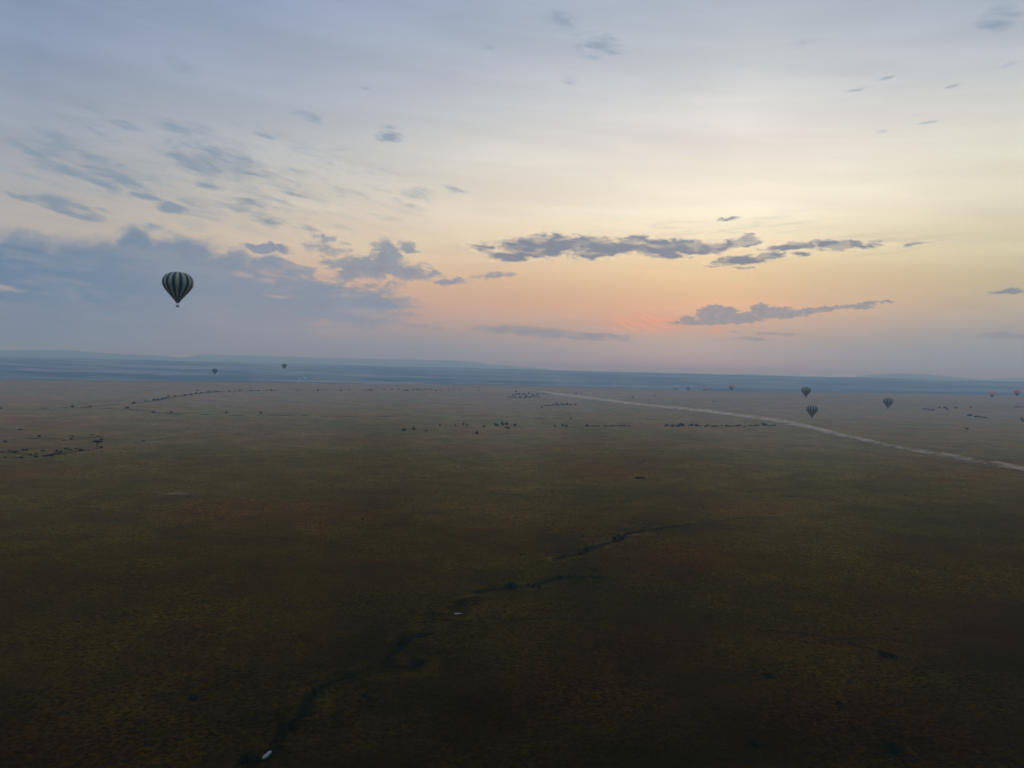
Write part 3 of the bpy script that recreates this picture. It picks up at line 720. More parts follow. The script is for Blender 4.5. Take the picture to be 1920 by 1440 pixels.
plant('shrub', 1186, 746.2, 6, 2.2, 'tiny lone bush beyond the dust trail, left one of two near its far end')
plant('shrub', 1227.5, 742.6, 5, 2, 'tiny lone bush beyond the dust trail, right one of two near its far end')
plant('shrub', 1339, 753.8, 5, 2, 'tiny lone bush on the bare plain below the brightest orange balloon')
for x, y, w, h, lb in [(1748.7,770,5,3.5,'small bush just right of the long low one on the far right plain'),(1761.6,765.5,4,3.5,'leftmost round bush of the small group on the far right plain'),
                       (1771,765.5,5,3,'second round bush of the small group on the far right plain'),(1776,768.5,5,3.5,'lowest round bush of the small group on the far right plain'),
                       (1792,765.5,6,3,'rightmost bush of the small group on the far right plain'),(1820,764.5,5,2.2,'faint lone bush above the dark thicket on the far right plain'),
                       (1818,780,9,4,'dark thicket left of the long low bushes on the right plain'),(1916,786.5,6,3.5,'upper bush of two at the right edge of the picture'),(1918,790,8,2.6,'lower bush of two at the right edge of the picture')]:
    plant('shrub', x, y, w, h, lb)
G = 'long low bushes on the right plain'
for x, y, w, h in [(1732,767.6,7,2),(1738,768,8,2.2),(1743,768.3,6,1.8),(1831,782.5,8,3.6),(1838,783,7,2.4),(1844,783.3,7,2.4),(1850,784,6,1.8),(1905,763.5,8,1.5),(1914,764,9,1.8)]:
    plant('shrub', x, y, w, h, 'low bush in one of the long flat strips on the right plain', G)
G = 'scrub on the pale patch at the left edge'
for x, y, w, h in [(43,845,6,3.5),(50,845,6,3),(26,849,9,4),(33,847,6,2.5),(68,852,8,3),(67,857,8,3),(106,848,5,5),(110,852,7,4.5),(114,849.5,5,5),(97,855,10,4),(82.5,856,7,3),(89,855,6,3),(124,842.5,8,3),(132,844,7,2.5),(151,845.5,10,4),(190,839.5,7,3),
                   (40,859,9,3),(5,848,8,2),(18,846,7,2.5),(80,846,8,2.5),(57,853,6,2.5),(103,852,6,3),(143,842,6,2.5),(10,858,7,2),(120,852,6,2)]:
    plant('shrub', x, y, w, h, 'dark scrubby bush on the pale patch left of the lone acacia', G)
G = 'faint shrubs above the lone acacia'
for x, y, w, h in [(190,824.5,8,3),(172,816,9,2),(183,818,8,1.6),(133,824,7,3),(136,820,5,3),(73,819,6,3.5),(10,829,8,3),(120,826,7,2),(268,828,8,2.6),(38,806,9,2)]:
    plant('shrub', x, y, w, h, 'faint low shrub on the left plain beyond the lone acacia', G)
# greenery of the creek
for i, (x, y, w, h, lb) in enumerate([(951,1103,16,10,'left lobe of the big dark thicket on the creek in the middle foreground'),(962,1103,18,12,'right lobe of the big dark thicket on the creek in the middle foreground'),
                       (956,1098,14,9,'back lobe of the big dark thicket on the creek in the middle foreground'),(991,1097,8,8,'small upright bush just right of the big dark creek thicket'),
                       (1000,1102,9,7,'broader bush right of the small upright one beside the creek'),(1011,1103,7,6,'rightmost bush of the trio beside the creek thicket'),
                       (1050,1087,12,9,'single round bush on the creek, right of the big thicket'),(1153,1013,8,7,'left bush of the dark tuft on the upper creek'),
                       (1160,1013,8,9,'tall middle bush of the dark tuft on the upper creek'),(1167,1012,6,8,'right bush of the dark tuft on the upper creek'),
                       (748,1212,8,9,'small dark bush alone beside the creek bend in the foreground'),(687,1308,18,8,'dark bush low on the creek bank, lower left of centre')]):
    plant('tree' if h > 8.5 else 'shrub', x, y, w, h, lb, cat='bush')
plant('shrub', 1205, 990, 4, 3, 'tiny bush on the last bend of the upper creek')
plant('shrub', 1108, 1080, 4, 4, 'tiny upright bush at the right end of the lower creek stretch')
# dark tussocks on the plain
G = 'small dark tussocks scattered over the plain'
spots = [(1174,918),(1270,888),(1365,880),(1288,899),(1294,921),(1227,942),(1315,943),(1350,950),(1348,957),(1024,980),(1015,997),(1092,1006),(929,1017),(971,1015),(977,1041),(1045,1024),(1051,1036),(1077,1038),(1094,1020),(1165,1049),(1178,1049),
         (1180,1063),(1281,1056),(1255,1079),(1222,1079),(1187,1102),(1253,1103),(1283,1018),(1290,1020),(1178,937),(868,1051),(1076,1064),(1114,1130),(1050,1134),(951,1170),(882,1166),(1223,983),(1234,904),(1592,976),(1508,991),(1519,972),(1554,970),(1624,970),
         (1812,996),(1840,1001),(1716,1083),(1720,1103),(1315,1089),(1460,1093),(1470,1086),(1448,1099),(1320,954),(1378,966),(1575,1124),(1405,924),(1340,909),(570,927),(640,905),(735,1012),(680,975),(530,1110),(500,985),(100,991),(290,898),(20,912),(655,902),(820,920),(1015,1178),
         (620,1120),(560,1165),(760,935),(700,890),(1640,915),(1700,930),(1750,880),(1810,905),(900,880),(840,860),(450,870),(380,905),(1200,1240),(1420,1180),(1680,1180)]
for i, (x, y) in enumerate(spots):
    k = 0.7 + (y - 860) / 500
    plant('shrub', x, y, prnd.uniform(3.5, 8) * k, prnd.uniform(1.4, 2.2) * k, 'small dark tussock scattered on the open grass plain', G, 'tussock')
for x, y, w, h, lb in [(1662,1230,40,5,'broad dark green tussock patch on the right foreground plain'),(1670,1408,46,12,'broad dark green bush low at the bottom right of the foreground'),
                       (1415,1398,22,9,'small round green bush at the bottom of the foreground, left of the broad one'),(363,1311,24,7,'isolated low green bush on the lower left plain'),
                       (1572,1321,16,6,'small dark bush in the lower right foreground'),(1440,1268,24,5,'pale green low tussock in the lower right foreground'),(1200,897,26,3,'dark flat green patch of shrubs below the small herd'),
                       (466,1428,40,14,'broad low dark bush beside the white rock at the bottom edge')]:
    plant('shrub', x, y, w, h, lb)
ONES = ['', 'first', 'second', 'third', 'fourth', 'fifth', 'sixth', 'seventh', 'eighth', 'ninth', 'tenth', 'eleventh', 'twelfth', 'thirteenth', 'fourteenth', 'fifteenth', 'sixteenth', 'seventeenth', 'eighteenth', 'nineteenth', 'twentieth']
def nth(i): return ONES[i] if i <= 20 else ('twenty-' + ONES[i - 20] if i < 30 else 'thirty-' + ONES[i - 30] if i > 30 else 'thirtieth')
for grp, what in (('taller bushes of the long hedge beside the dust trail', 'tall bush from the left in the long hedge left of the dust trail'),
                  ('bushes of the long hedge beside the dust trail', 'low bush from the left in the long hedge left of the dust trail'),
                  ('low shrubs of the short hedge right of centre', 'shrub from the left in the short hedge right of centre'),
                  ('bushes along the far left watercourse', 'small bush from the left along the faint far left watercourse'),
                  ('trees along the far left watercourse', 'small tree from the left along the faint far left watercourse'),
                  ('distant shrubs in the line left of centre near the rim of the plain', 'tiny shrub from the left in the line near the rim, left of centre'),
                  ('bushes of the far clump near the pale bare ground', 'bush from the left in the far clump below the pale bare ground'),
                  ('bushes of the second far clump', 'low bush from the left in the second clump above the row of trees'),
                  ('scrub on the pale patch at the left edge', 'scrub bush from the left on the pale patch left of the acacia'),
                  ('faint shrubs above the lone acacia', 'faint shrub from the left on the plain beyond the left acacia'),
                  ('long low bushes on the right plain', 'low bush from the left in the flat strips on the right plain')):
    for i, o in enumerate(sorted([q for q in PX if q.get('group') == grp], key=lambda q: PX[q])): o['label'] = nth(i + 1) + ' ' + what
for k, l in PROTO.items():
    for v, o in enumerate(l):
        if (k, v) not in used:
            for ch in list(o.children): bpy.data.objects.remove(ch)
            bpy.data.objects.remove(o)

# ------------------------------------------------------------------ water in the creek, white rock
wm = NB('creek_water'); wm.b.inputs['Base Color'].default_value = (0.02, 0.022, 0.018, 1); wm.b.inputs['Roughness'].default_value = 0.12; wm.b.inputs['IOR'].default_value = 1.33; wm.b.inputs['Specular IOR Level'].default_value = 0.35
wb = wm.n.new('ShaderNodeBump'); wb.inputs['Strength'].default_value = 0.08; wb.inputs['Distance'].default_value = 0.02
wm.l.new(wm.noise(wm.pos(), 3.0, 3), wb.inputs['Height']); wm.l.new(wb.outputs[0], wm.b.inputs['Normal'])
def pool(px, py, w, d, rot, seed):
    p, t = ground_pt(px, py)
    V = [(0, 0, 0)]; n = 40
    for i in range(n):
        a = 2 * math.pi * i / n; r = 1 + 0.25 * math.sin(a * 3 + seed) + 0.12 * math.sin(a * 7 + seed * 2)
        V.append((w / 2 * r * math.cos(a), d / 2 * r * math.sin(a), 0))
    F = [(0, 1 + i, 1 + (i + 1) % n) for i in range(n)]
    o = new_obj('water', mesh_from('water', V, F, [wm.m])); o.location = p + Vector((0, 0, 0.28)); o.rotation_euler = (0, 0, rot)
    tag(o, kind='structure')
pool(858, 1151.5, 3.4, 1.9, 0.1, 1); pool(846, 1149.5, 1.4, 1.5, 0.3, 2.2)
M_ROCK = simple('pale_rock', (0.19, 0.19, 0.20), 0.8, 0.10, 1.2)
def make_rock():
    bm = bmesh.new(); bmesh.ops.create_icosphere(bm, subdivisions=4, radius=1.0)
    for v in bm.verts:
        p = v.co; x = p.x
        waist = 1 - 0.42 * math.exp(-((x - 0.25) / 0.16) ** 2) + (0.14 if x > 0.4 else 0) * min(1, (x - 0.4) * 4)
        n = fbm(np.array([p.x * 2.2 + 5]), np.array([p.y * 2.2 + p.z * 1.7]), 3, 90)[0]
        v.co = Vector((p.x * 2.05, p.y * 0.62 * waist, p.z * 0.42 * waist)) * (1 + 0.35 * n)
    me = bpy.data.meshes.new('rock'); bm.to_mesh(me); bm.free(); me.materials.append(M_ROCK)
    me.polygons.foreach_set('use_smooth', [True] * len(me.polygons)); return me
rp, rt = ground_pt(500, 1418)
ro = new_obj('rock', make_rock()); ro.location = rp + Vector((0, 0, 0.3))
e1, _ = ground_pt(490, 1425); e2, _ = ground_pt(509, 1410)
ro.rotation_euler = (0, 0, math.atan2(e2.y - e1.y, e2.x - e1.x))
k = (e2 - e1).length / 5.2; ro.scale = (k, k, k)
tag(ro, 'white elongated two-lobed rock lying beside the creek bed at the bottom edge', 'rock')

# ------------------------------------------------------------------ hot air balloons
PROF = [(0.0,0.15),(0.2,1.6),(0.45,3.2),(0.9,5.3),(1.6,7.2),(2.6,8.9),(3.8,10.2),(5.2,11.2),(6.8,11.8),(8.6,12.06),(10.4,11.95),(12.2,11.4),(14.0,10.4),(16.0,9.0),(18.0,7.35),(20.0,5.65),(22.0,4.0),(23.8,2.55),(25.2,1.6),(25.9,1.35)]
BH = 29.2   # overall height, crown to basket floor
def fabric(name, col, col2=None):
    b = NB(name); t = b.n.new('ShaderNodeTexCoord').outputs['Object']
    f = b.mr(b.noise(t, 0.7, 4), 0.3, 0.7)
    b.l.new(b.mix(f, tuple(c * 0.9 for c in col) + (1,), tuple(c * 1.1 for c in col) + (1,)), b.b.inputs['Base Color'])
    b.b.inputs['Roughness'].default_value = 0.55; b.b.inputs['Specular IOR Level'].default_value = 0.25
    return b.m
M_DG = fabric('dark_green_fabric', (0.010, 0.030, 0.028)); M_CR = fabric('cream_fabric', (0.27, 0.255, 0.18))
M_OR = fabric('orange_fabric', (0.50, 0.19, 0.12)); M_PK = fabric('pale_band_fabric', (0.6, 0.55, 0.45)); M_GR = fabric('grey_fabric', (0.07, 0.08, 0.08)); M_BL = fabric('blue_grey_fabric', (0.05, 0.08, 0.11))
M_WICK = simple('wicker', (0.05, 0.032, 0.018), 0.85, 0.4, 8); M_STEEL = simple('steel', (0.2, 0.2, 0.2), 0.4, 0.2, 5, 0.6); M_ROPE = simple('cable', (0.03, 0.03, 0.03), 0.8)
def loft(prof, seg, gores, bulge, z0, matf):
    V, F, MI = [], [], []
    for (d, r) in prof:
        for j in range(seg):
            a = 2 * math.pi * j / seg
            u = (j * gores / seg) % 1.0
            rr = r * (1 + bulge * (math.sin(math.pi * u) - 0.6))
            V.append((rr * math.cos(a), rr * math.sin(a), z0 - d))
    n = len(prof)
    for i in range(n - 1):
        for j in range(seg):
            F.append((i * seg + j, (i + 1) * seg + j, (i + 1) * seg + (j + 1) % seg, i * seg + (j + 1) % seg)); MI.append(matf(i, int(j * gores / seg)))
    F.append(tuple(range(seg))); MI.append(matf(0, 0))
    return V, F, MI
def make_balloon(kind):
    root = empty('hot_air_balloon')
    gores = 26; seg = 26 * 6
    prof = []
    for a, b_ in zip(PROF[:-1], PROF[1:]):
        prof += [a, ((a[0] + b_[0]) / 2, (a[1] + b_[1]) / 2 * 1.004)]
    prof.append(PROF[-1])
    if kind == 'striped': mats = [M_DG, M_CR]; mf = lambda i, k: k % 2
    elif kind == 'orange': mats = [M_OR, M_PK, M_GR]; mf = lambda i, k: 0 if i < 23 else (1 if i < 25 else 2)
    elif kind == 'grey': mats = [M_GR]; mf = lambda i, k: 0
    else: mats = [M_BL]; mf = lambda i, k: 0
    V, F, MI = loft(prof, seg, gores, 0.035, BH, mf)
    new_obj('envelope', mesh_from('envelope', V, F, mats, True, MI), root)
    # burner frame with two burner cans
    bm = bmesh.new()
    for sx in (-0.35, 0.35):
        bmesh.ops.create_cone(bm, cap_ends=True, segments=12, radius1=0.16, radius2=0.22, depth=0.45, matrix=Matrix.Translation((sx, 0, 2.35)))
    for (cx, cy, dx, dy) in ((0, 0.6, 1.2, 0.07), (0, -0.6, 1.2, 0.07), (0.6, 0, 0.07, 1.13), (-0.6, 0, 0.07, 1.13), (0, 0, 1.13, 0.07)):
        bmesh.ops.create_cube(bm, size=1, matrix=Matrix.Translation((cx, cy, 2.1 + (0.01 if cx == cy == 0 else 0))) @ Matrix.Diagonal((dx, dy, 0.07, 1)))
    me_ = bpy.data.meshes.new('burner'); bm.to_mesh(me_); bm.free(); me_.materials.append(M_STEEL)
    new_obj('burner', me_, root)
    # basket: tapered wicker box with an open top and a padded rim
    V = []
    for z, s in ((0, 0.9), (1.05, 1.0), (1.05, 0.93), (0.12, 0.84)):
        V += [(-1.35 * s, -0.85 * s, z), (1.35 * s, -0.85 * s, z), (1.35 * s, 0.85 * s, z), (-1.35 * s, 0.85 * s, z)]
    F = [(3, 2, 1, 0), (12, 13, 14, 15)]
    for r_ in range(3):
        for j in range(4): F.append((r_ * 4 + j, r_ * 4 + (j + 1) % 4, r_ * 4 + 4 + (j + 1) % 4, r_ * 4 + 4 + j))
    bk = new_obj('basket', mesh_from('basket', V, F, [M_WICK]), root)
    V, F = [], []
    for a_, b_ in (((-1.32, -0.82), (1.32, -0.82)), ((1.32, -0.82), (1.32, 0.82)), ((1.32, 0.82), (-1.32, 0.82)), ((-1.32, 0.82), (-1.32, -0.82))):
        limb(V, F, (*a_, 1.1), (*b_, 1.1), 0.07, 0.07, 6)
    new_obj('rim', mesh_from('rim', V, F, [M_GR]), bk)
    V, F = [], []
    for sx in (-1, 1):
        for sy in (-1, 1): limb(V, F, (1.25 * sx, 0.75 * sy, 1.05), (0.6 * sx, 0.6 * sy, 2.1), 0.035, 0.035, 5)
    for i in range(12):
        a = i * math.pi / 6; q = (0.6 * (1 if math.cos(a) > 0 else -1), 0.6 * (1 if math.sin(a) > 0 else -1), 2.1)
        limb(V, F, q, (1.33 * math.cos(a), 1.33 * math.sin(a), 3.35), 0.022, 0.022, 4)
    new_obj('suspension_cables', mesh_from('cables', V, F, [M_ROPE]), root)
    return root
BAL = {}
def balloon(kind, cx, top, width_px, diam, label, group, rot=0.0):
    """cx, top: crown position in the photo; distance follows from the seen width and the real diameter"""
    k = diam / 24.1
    d = ray(cx, top); dist = diam * 1440 / width_px / math.hypot(1, (cx - 960) / 1440) * 1.0
    dist = diam / (width_px / 1440) * 1.0
    # width_px measured across the line of sight at this image position
    depth = dist  # along the camera axis
    v = np.array([(cx - 960) / 1440, -(top - 720) / 1440, -1.0]) * depth
    w = _M @ v; p = Vector((w[0], w[1], w[2] + CAM_H))
    o = copy_tree(BAL[kind]) if kind in BAL else make_balloon(kind)
    BAL.setdefault(kind, o)
    o.location = p - Vector((0, 0, BH * k)); o.scale = (k, k, k); o.rotation_euler = (0, 0, rot)
    tag(o, label, 'hot air balloon', group)
    return o, dist
GS = 'green and cream striped hot air balloons'; GO = 'orange balloons low in the haze'; GD = 'dark distant balloons'
balloon('striped', 334, 509.3, 54.5, 24.1, 'largest dark green and cream striped balloon floating high and alone at the left', GS, R(-90 - 13 + 4.0 + 9.0))
balloon('striped', 1511.5, 725, 17.3, 24.1, 'striped hot air balloon, upper one of the close pair over the right plain', GS, 0.3)
balloon('striped', 1523, 758.5, 21.5, 24.1, 'striped hot air balloon, lower and nearer one of the close pair over the right plain', GS, 0.1)
balloon('striped', 1665.5, 745, 18.0, 28, 'bluish hazy striped balloon low over the right plain, right of the close pair', GS, 0.2)
balloon('grey', 403, 691, 9.8, 24.1, 'small dark balloon against the blue valley at the left, lower of two', GD)
balloon('grey', 533.2, 682, 8.8, 24.1, 'small dark balloon against the blue valley, right and upper of two left of centre', GD)
balloon('orange', 1372, 720.5, 10.3, 32, 'round orange balloon standing alone just above the far rim of the plain', GO)
balloon('orange', 1267, 724, 7.2, 36, 'faint orange balloon, leftmost of the low cluster at the far rim', GO)
balloon('blue', 1290, 724.5, 8, 40, 'faint blue-grey balloon among the low orange cluster at the far rim', GD)
balloon('orange', 1310, 723.5, 6, 38, 'faintest orange balloon, between the blue-grey and the pink one of the low cluster', GO)
balloon('orange', 1322, 726, 8, 36, 'pinkish orange balloon, rightmost of the low cluster at the far rim', GO)
balloon('orange', 1860.5, 733.3, 11, 36, 'hazy orange balloon at the far rim near the right edge, left of two', GO)
balloon('orange', 1907, 729.5, 12, 34, 'hazy orange balloon with a dark lower part at the right edge', GO)
balloon('grey', 1547, 731, 7, 52, 'faint grey balloon half lost in the haze right of the upper striped balloon', GD)

# ------------------------------------------------------------------ dirt road, dust, vehicle
ROADPX = [(880,729.5),(960,731),(1010,734),(1060,742.5),(1120,750),(1180,758.5),(1240,764.5),(1300,770.5),(1360,778),(1420,785.5),(1460,791.5),(1500,799.5),(1530,805.5),(1563,815),(1600,823.5),(1640,832.5),(1700,845),(1760,856),(1820,866),(1870,875),(1920,884),(1990,897),(2080,915)]
def resample(P, step):
    P = np.array(P); s = np.concatenate([[0], np.cumsum(np.hypot(*(P[1:] - P[:-1]).T))])
    t = np.arange(0, s[-1], step)
    q = np.stack([np.interp(t, s, P[:, 0]), np.interp(t, s, P[:, 1])], 1)
    k = np.ones(9) / 9; q2 = q.copy()
    for c in range(2): q2[4:-4, c] = np.convolve(q[:, c], k, 'valid')
    return q2, t
RP, RS = resample(poly(ROADPX), 6.0)
T = np.gradient(RP, axis=0); T /= np.linalg.norm(T, axis=1)[:, None]; NRM = np.stack([-T[:, 1], T[:, 0]], 1)
M_ROAD = simple('dirt_road', (0.085, 0.066, 0.045), 0.95, 0.25, 0.1)
V, F = [], []
for i in range(len(RP)):
    hw = 2.6 * (1 + 0.25 * math.sin(i * 0.21) * math.sin(i * 0.043))
    for s in (-hw, 0, hw):
        q = RP[i] + NRM[i] * s; V.append((q[0], q[1], 0.0))
VA = np.array(V); VA[:, 2] = height(VA[:, 0], VA[:, 1], detail=True) + 0.22
for i in range(len(RP) - 1):
    for j in range(2): F.append((i * 3 + j, i * 3 + j + 1, i * 3 + j + 4, i * 3 + j + 3))
tag(new_obj('dirt_road', mesh_from('dirt_road', VA.tolist(), F, [M_ROAD], True)), kind='structure')

dm = NB('dust'); dm.n.remove(dm.b)
pv = dm.n.new('ShaderNodeVolumePrincipled'); pv.inputs['Color'].default_value = (0.86, 0.78, 0.66, 1)
pv.inputs['Anisotropy'].default_value = 0.35
dmm = dm.n.new('ShaderNodeMapping'); dmm.inputs['Scale'].default_value = (0.05, 0.05, 0.13); dm.l.new(dm.pos(), dmm.inputs[0])
dm.l.new(dm.math('MULTIPLY', dm.mr(dm.noise(dmm.outputs[0], 1.0, 4, 0.65), 0.40, 0.66), 0.036), pv.inputs['Density'])
dm.l.new(pv.outputs[0], dm.out.inputs['Volume'])
V, F = [], []; K = 18; rings = len(RP)
for i in range(rings):
    s = RS[i] / 1.0; far = np.hypot(*RP[i])
    hgt = float((4.4 + 4.6 * (fbm(np.array([s / 45.0]), np.array([0.3]), 4, 101, 0.65)[0] + 0.3)) * np.interp(far, [900, 1500, 2600, 4200], [0.95, 1.15, 1.5, 1.6]))
    wid = float(np.interp(far, [900, 1500, 2200, 4200], [8, 11, 24, 34]) * (1 + 0.8 * fbm(np.array([s / 70.0]), np.array([5.3]), 3, 105)[0]))
    end = min(1.0, (i + 0.3) / 170, (rings - i - 0.7) / 4); hgt *= max(end, .05); wid *= max(end, .05)
    off = 3.0 * math.sin(s / 240)
    z0 = float(height(np.array([RP[i][0]]), np.array([RP[i][1]]))[0])
    for j in range(K):
        a = 2 * math.pi * j / K
        nn = 1 + 0.45 * float(fbm(np.array([s / 22.0]), np.array([j * 0.9]), 3, 111)[0])
        u = math.cos(a) * wid * nn; zz = math.sin(a) * hgt * 0.5 * nn
        q = RP[i] + NRM[i] * (u + off)
        V.append((q[0], q[1], max(z0 + 0.3 + 0.02 * j * 0, z0 + hgt * 0.42 + zz)))
for i in range(rings - 1):
    for j in range(K): F.append((i * K + j, i * K + (j + 1) % K, (i + 1) * K + (j + 1) % K, (i + 1) * K + j))
F.append(tuple(range(K))[::-1]); F.append(tuple((rings - 1) * K + j for j in range(K)))
du = new_obj('dust_trail', mesh_from('dust_trail', V, F, [dm.m], True))
tag(du, 'long pale trail of dust hanging over the road across the right plain', 'dust', kind='stuff')

# safari vehicle at the middle of the trail
M_PAINT = simple('khaki_paint', (0.16, 0.09, 0.05), 0.5, 0.1, 2, 0.4); M_TYRE = simple('tyre', (0.015, 0.015, 0.015), 0.9); M_GLASS = simple('dark_glass', (0.02, 0.025, 0.03), 0.1, 0.1, 1, 0.6); M_CANV = simple('canvas_roof', (0.12, 0.08, 0.05), 0.9)
def box(bm, c, s, bev=0.0):
    r = bmesh.ops.create_cube(bm, size=1, matrix=Matrix.Translation(c) @ Matrix.Diagonal((*s, 1)))
    if bev: bmesh.ops.bevel(bm, geom=list({e for v in r['verts'] for e in v.link_edges}), offset=bev, segments=2, affect='EDGES')
def part(name, build, mat, parent):
    bm = bmesh.new(); build(bm); m_ = bpy.data.meshes.new(name); bm.to_mesh(m_); bm.free(); m_.materials.append(mat)
    return new_obj(name, m_, parent)
vp, vt = ground_pt(1564, 815.4)
veh = empty('safari_vehicle', vp + Vector((0, 0, 0.25)))
i0 = int(np.argmin(np.hypot(RP[:, 0] - vp.x, RP[:, 1] - vp.y))); veh.rotation_euler = (0, 0, math.atan2(T[i0][1], T[i0][0]))
def body(bm): box(bm, (-0.4, 0, 0.95), (4.0, 1.85, 0.75), 0.08); box(bm, (2.05, 0, 0.9), (1.0, 1.75, 0.55), 0.08)
part('body', body, M_PAINT, veh)
def roof(bm): box(bm, (-0.6, 0, 2.15), (3.4, 1.8, 0.08), 0.02)
part('canopy', roof, M_CANV, veh)
def posts(bm):
    for x in (-2.2, -0.9, 0.4, 1.0):
        for y in (-0.85, 0.85): box(bm, (x, y, 1.72), (0.06, 0.06, 0.79))
part('roof_frame', posts, M_PAINT, veh)
part('windscreen', lambda bm: box(bm, (1.22, 0, 1.6), (0.05, 1.6, 0.5)), M_GLASS, veh)
for x in (-1.6, 1.75):
    for y in (-0.88, 0.88):
        part('wheel', lambda bm: bmesh.ops.create_cone(bm, cap_ends=True, segments=20, radius1=0.42, radius2=0.42, depth=0.26, matrix=Matrix.Translation((x, y, 0.42)) @ Matrix.Rotation(math.pi / 2, 4, 'X')), M_TYRE, veh)
tag(veh, 'small brown open-sided safari vehicle driving inside the dust trail', 'vehicle')

# ------------------------------------------------------------------ small herd
M_HIDE = simple('dark_hide', (0.022, 0.018, 0.016), 0.8, 0.3, 3)
def make_animal():
    me_ = bpy.data.meshes.new('grazing_animal')
    J = {'rump': ((-0.75, 0, 1.12), .30), 'belly': ((-0.15, 0, 1.05), .34), 'chest': ((0.45, 0, 1.10), .36), 'withers': ((0.6, 0, 1.25), .28), 'neck': ((1.0, 0, 1.15), .19), 'poll': ((1.32, 0, 0.95), .14), 'muzzle': ((1.55, 0, 0.62), .08),
         'tail': ((-1.05, 0, 1.0), .05), 'tailtip': ((-1.12, 0, 0.55), .06)}
    E = [('rump', 'belly'), ('belly', 'chest'), ('chest', 'withers'), ('withers', 'neck'), ('neck', 'poll'), ('poll', 'muzzle'), ('rump', 'tail'), ('tail', 'tailtip')]
    for sy, s in ((0.2, 'l'), (-0.2, 'r')):
        J['f1' + s] = ((0.5, sy, 0.75), .13); J['f2' + s] = ((0.52, sy, 0.42), .07); J['f3' + s] = ((0.5, sy, 0.04), .055)
        E += [('chest', 'f1' + s), ('f1' + s, 'f2' + s), ('f2' + s, 'f3' + s)]
        J['h1' + s] = ((-0.68, sy, 0.78), .17); J['h2' + s] = ((-0.9, sy, 0.48), .075); J['h3' + s] = ((-0.82, sy, 0.04), .055)
        E += [('rump', 'h1' + s), ('h1' + s, 'h2' + s), ('h2' + s, 'h3' + s)]
        J['e' + s] = ((1.3, sy * 1.1, 1.0), .05); E.append(('poll', 'e' + s))
        J['k' + s] = ((1.38, sy * 1.7, 1.18), .03); E.append(('e' + s, 'k' + s))
    names = list(J); me_.from_pydata([J[n][0] for n in names], [(names.index(a), names.index(b)) for a, b in E], [])
    o = new_obj('grazing_animal', me_)
    md = o.modifiers.new('skin', 'SKIN'); sv = me_.skin_vertices[0].data
    for i, n in enumerate(names): sv[i].radius = (J[n][1], J[n][1]); sv[i].use_root = (n == 'rump')
    o.modifiers.new('sub', 'SUBSURF').levels = 1
    dg = bpy.context.evaluated_depsgraph_get(); m2 = bpy.data.meshes.new_from_object(o.evaluated_get(dg)); o.modifiers.clear(); o.data = m2
    m2.materials.clear(); m2.materials.append(M_HIDE); m2.polygons.foreach_set('use_smooth', [True] * len(m2.polygons))
    return o
an0 = make_animal()
for i, (x, y, rz, lb) in enumerate([(1194.5, 870, 0.2, 'dark grazing animal at the lower left of the small herd'), (1197.7, 863.3, 2.6, 'dark grazing animal at the upper left of the small herd, the smallest'),
                                    (1202.2, 869.3, 3.0, 'dark grazing animal in the lower middle of the small herd, left of two touching'), (1205, 868.5, 0.3, 'dark grazing animal in the lower middle of the small herd, right of two touching'),
                                    (1206.9, 865, 0.1, 'dark grazing animal at the upper right of the small herd, left of two'), (1210.6, 863.6, 1.2, 'dark grazing animal at the upper right end of the small herd')]):
    o = an0 if i == 0 else an0.copy()
    if i: COL.objects.link(o)
    o.location = ground_pt(x, y)[0]; o.rotation_euler = (0, 0, rz); s = (1.25, 0.9, 1.15, 1.1, 1.2, 1.2)[i]; o.scale = (s, s, s)
    tag(o, lb, 'animal', 'small herd grazing on the open plain')

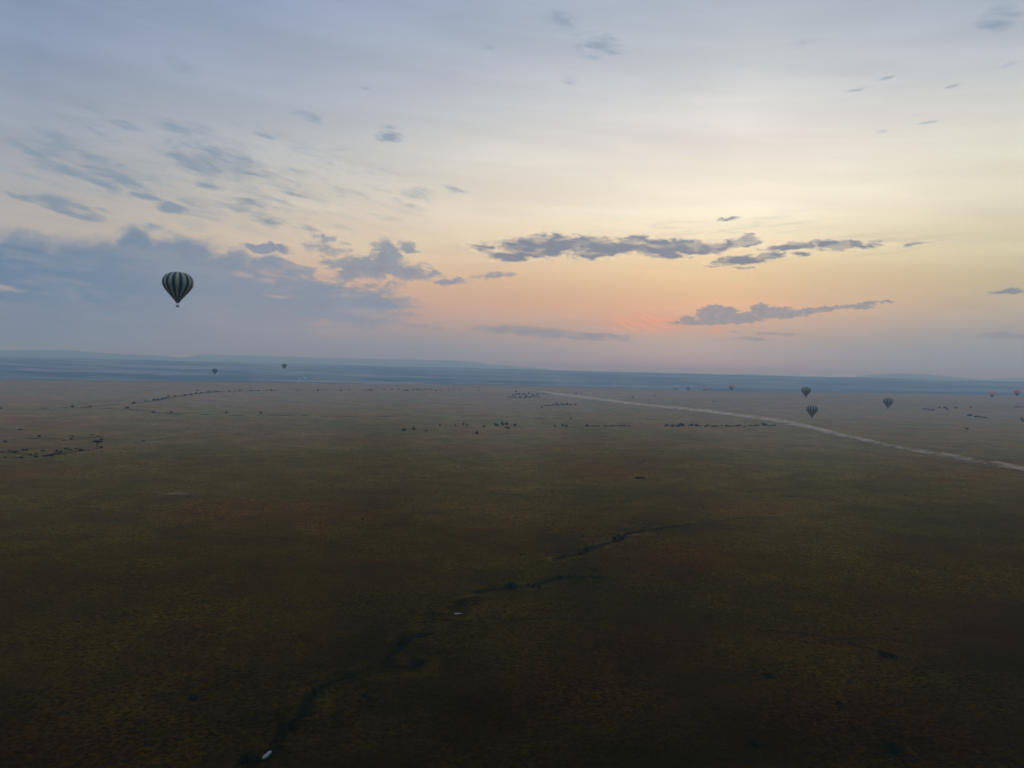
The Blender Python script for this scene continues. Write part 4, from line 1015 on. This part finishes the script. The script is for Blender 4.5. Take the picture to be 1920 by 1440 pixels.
# ------------------------------------------------------------------ far white buildings in the valley
M_WALL = simple('white_wall', (0.75, 0.76, 0.78), 0.7, 0.05, 0.5); M_ROOF = simple('pale_sheet_roof', (0.7, 0.72, 0.75), 0.4, 0.05, 0.5, 0.5); M_WIN = simple('dark_window', (0.03, 0.03, 0.035), 0.2)
def building(px, py, L_, W_, H_, rz, label):
    p, t = ground_pt(px, py)
    b0 = empty('lodge_building', p - Vector((0, 0, 1)), rz)
    part('wall', lambda bm: box(bm, (0, 0, H_ / 2), (L_, W_, H_)), M_WALL, b0)
    V = [(-L_ / 2 - 1, -W_ / 2 - 1, H_ + .02), (L_ / 2 + 1, -W_ / 2 - 1, H_ + .02), (L_ / 2 + 1, W_ / 2 + 1, H_ + .02), (-L_ / 2 - 1, W_ / 2 + 1, H_ + .02), (-L_ / 2 - 1, 0, H_ + W_ * 0.3), (L_ / 2 + 1, 0, H_ + W_ * 0.3)]
    new_obj('roof', mesh_from('roof', V, [(0, 1, 5, 4), (2, 3, 4, 5), (0, 4, 3), (1, 2, 5), (3, 2, 1, 0)], [M_ROOF]), b0)
    part('door', lambda bm: box(bm, (0, -W_ / 2 - .05, 1.2), (1.6, .1, 2.4)), M_WIN, b0)
    for sx in (-0.33, 0.33): part('window', lambda bm: box(bm, (L_ * sx, -W_ / 2 - .05, H_ * .55), (2, .1, 1.4)), M_WIN, b0)
    tag(b0, label, 'building')
building(1151.5, 721.2, 16, 12, 7, 0.2, 'tiny bright white building in the valley right of centre')
building(571.5, 709.3, 44, 14, 5, 0.05, 'long pale building in the valley left of centre, right of two')
building(561.5, 710.6, 30, 12, 4, 0.1, 'shorter pale building in the valley left of centre, left of two')

# ------------------------------------------------------------------ haze: one closed box round the camera and all the land
hz = NB('haze'); hz.n.remove(hz.b)
pv = hz.n.new('ShaderNodeVolumePrincipled')
pv.inputs['Color'].default_value = (0.37, 0.655, 0.93, 1); pv.inputs['Absorption Color'].default_value = (1, 1, 1, 1)
pv.inputs['Density'].default_value = 1.0e-4; pv.inputs['Anisotropy'].default_value = 0.22
hz.l.new(pv.outputs[0], hz.out.inputs['Volume'])
bm = bmesh.new(); bmesh.ops.create_cube(bm, size=1, matrix=Matrix.Translation((0, 0, 0)) @ Matrix.Diagonal((1, 1, 1, 1)))
me_ = bpy.data.meshes.new('haze'); bm.to_mesh(me_); bm.free(); me_.materials.append(hz.m)
zlo, zhi = -401.0, 480.0
ho = new_obj('haze', me_); ho.location = (0, 0, (zlo + zhi) / 2); ho.scale = (124000, 124000, zhi - zlo)
tag(ho, 'even morning haze over the whole plain and valley', 'haze', kind='stuff')
print('objects', len(bpy.data.objects))
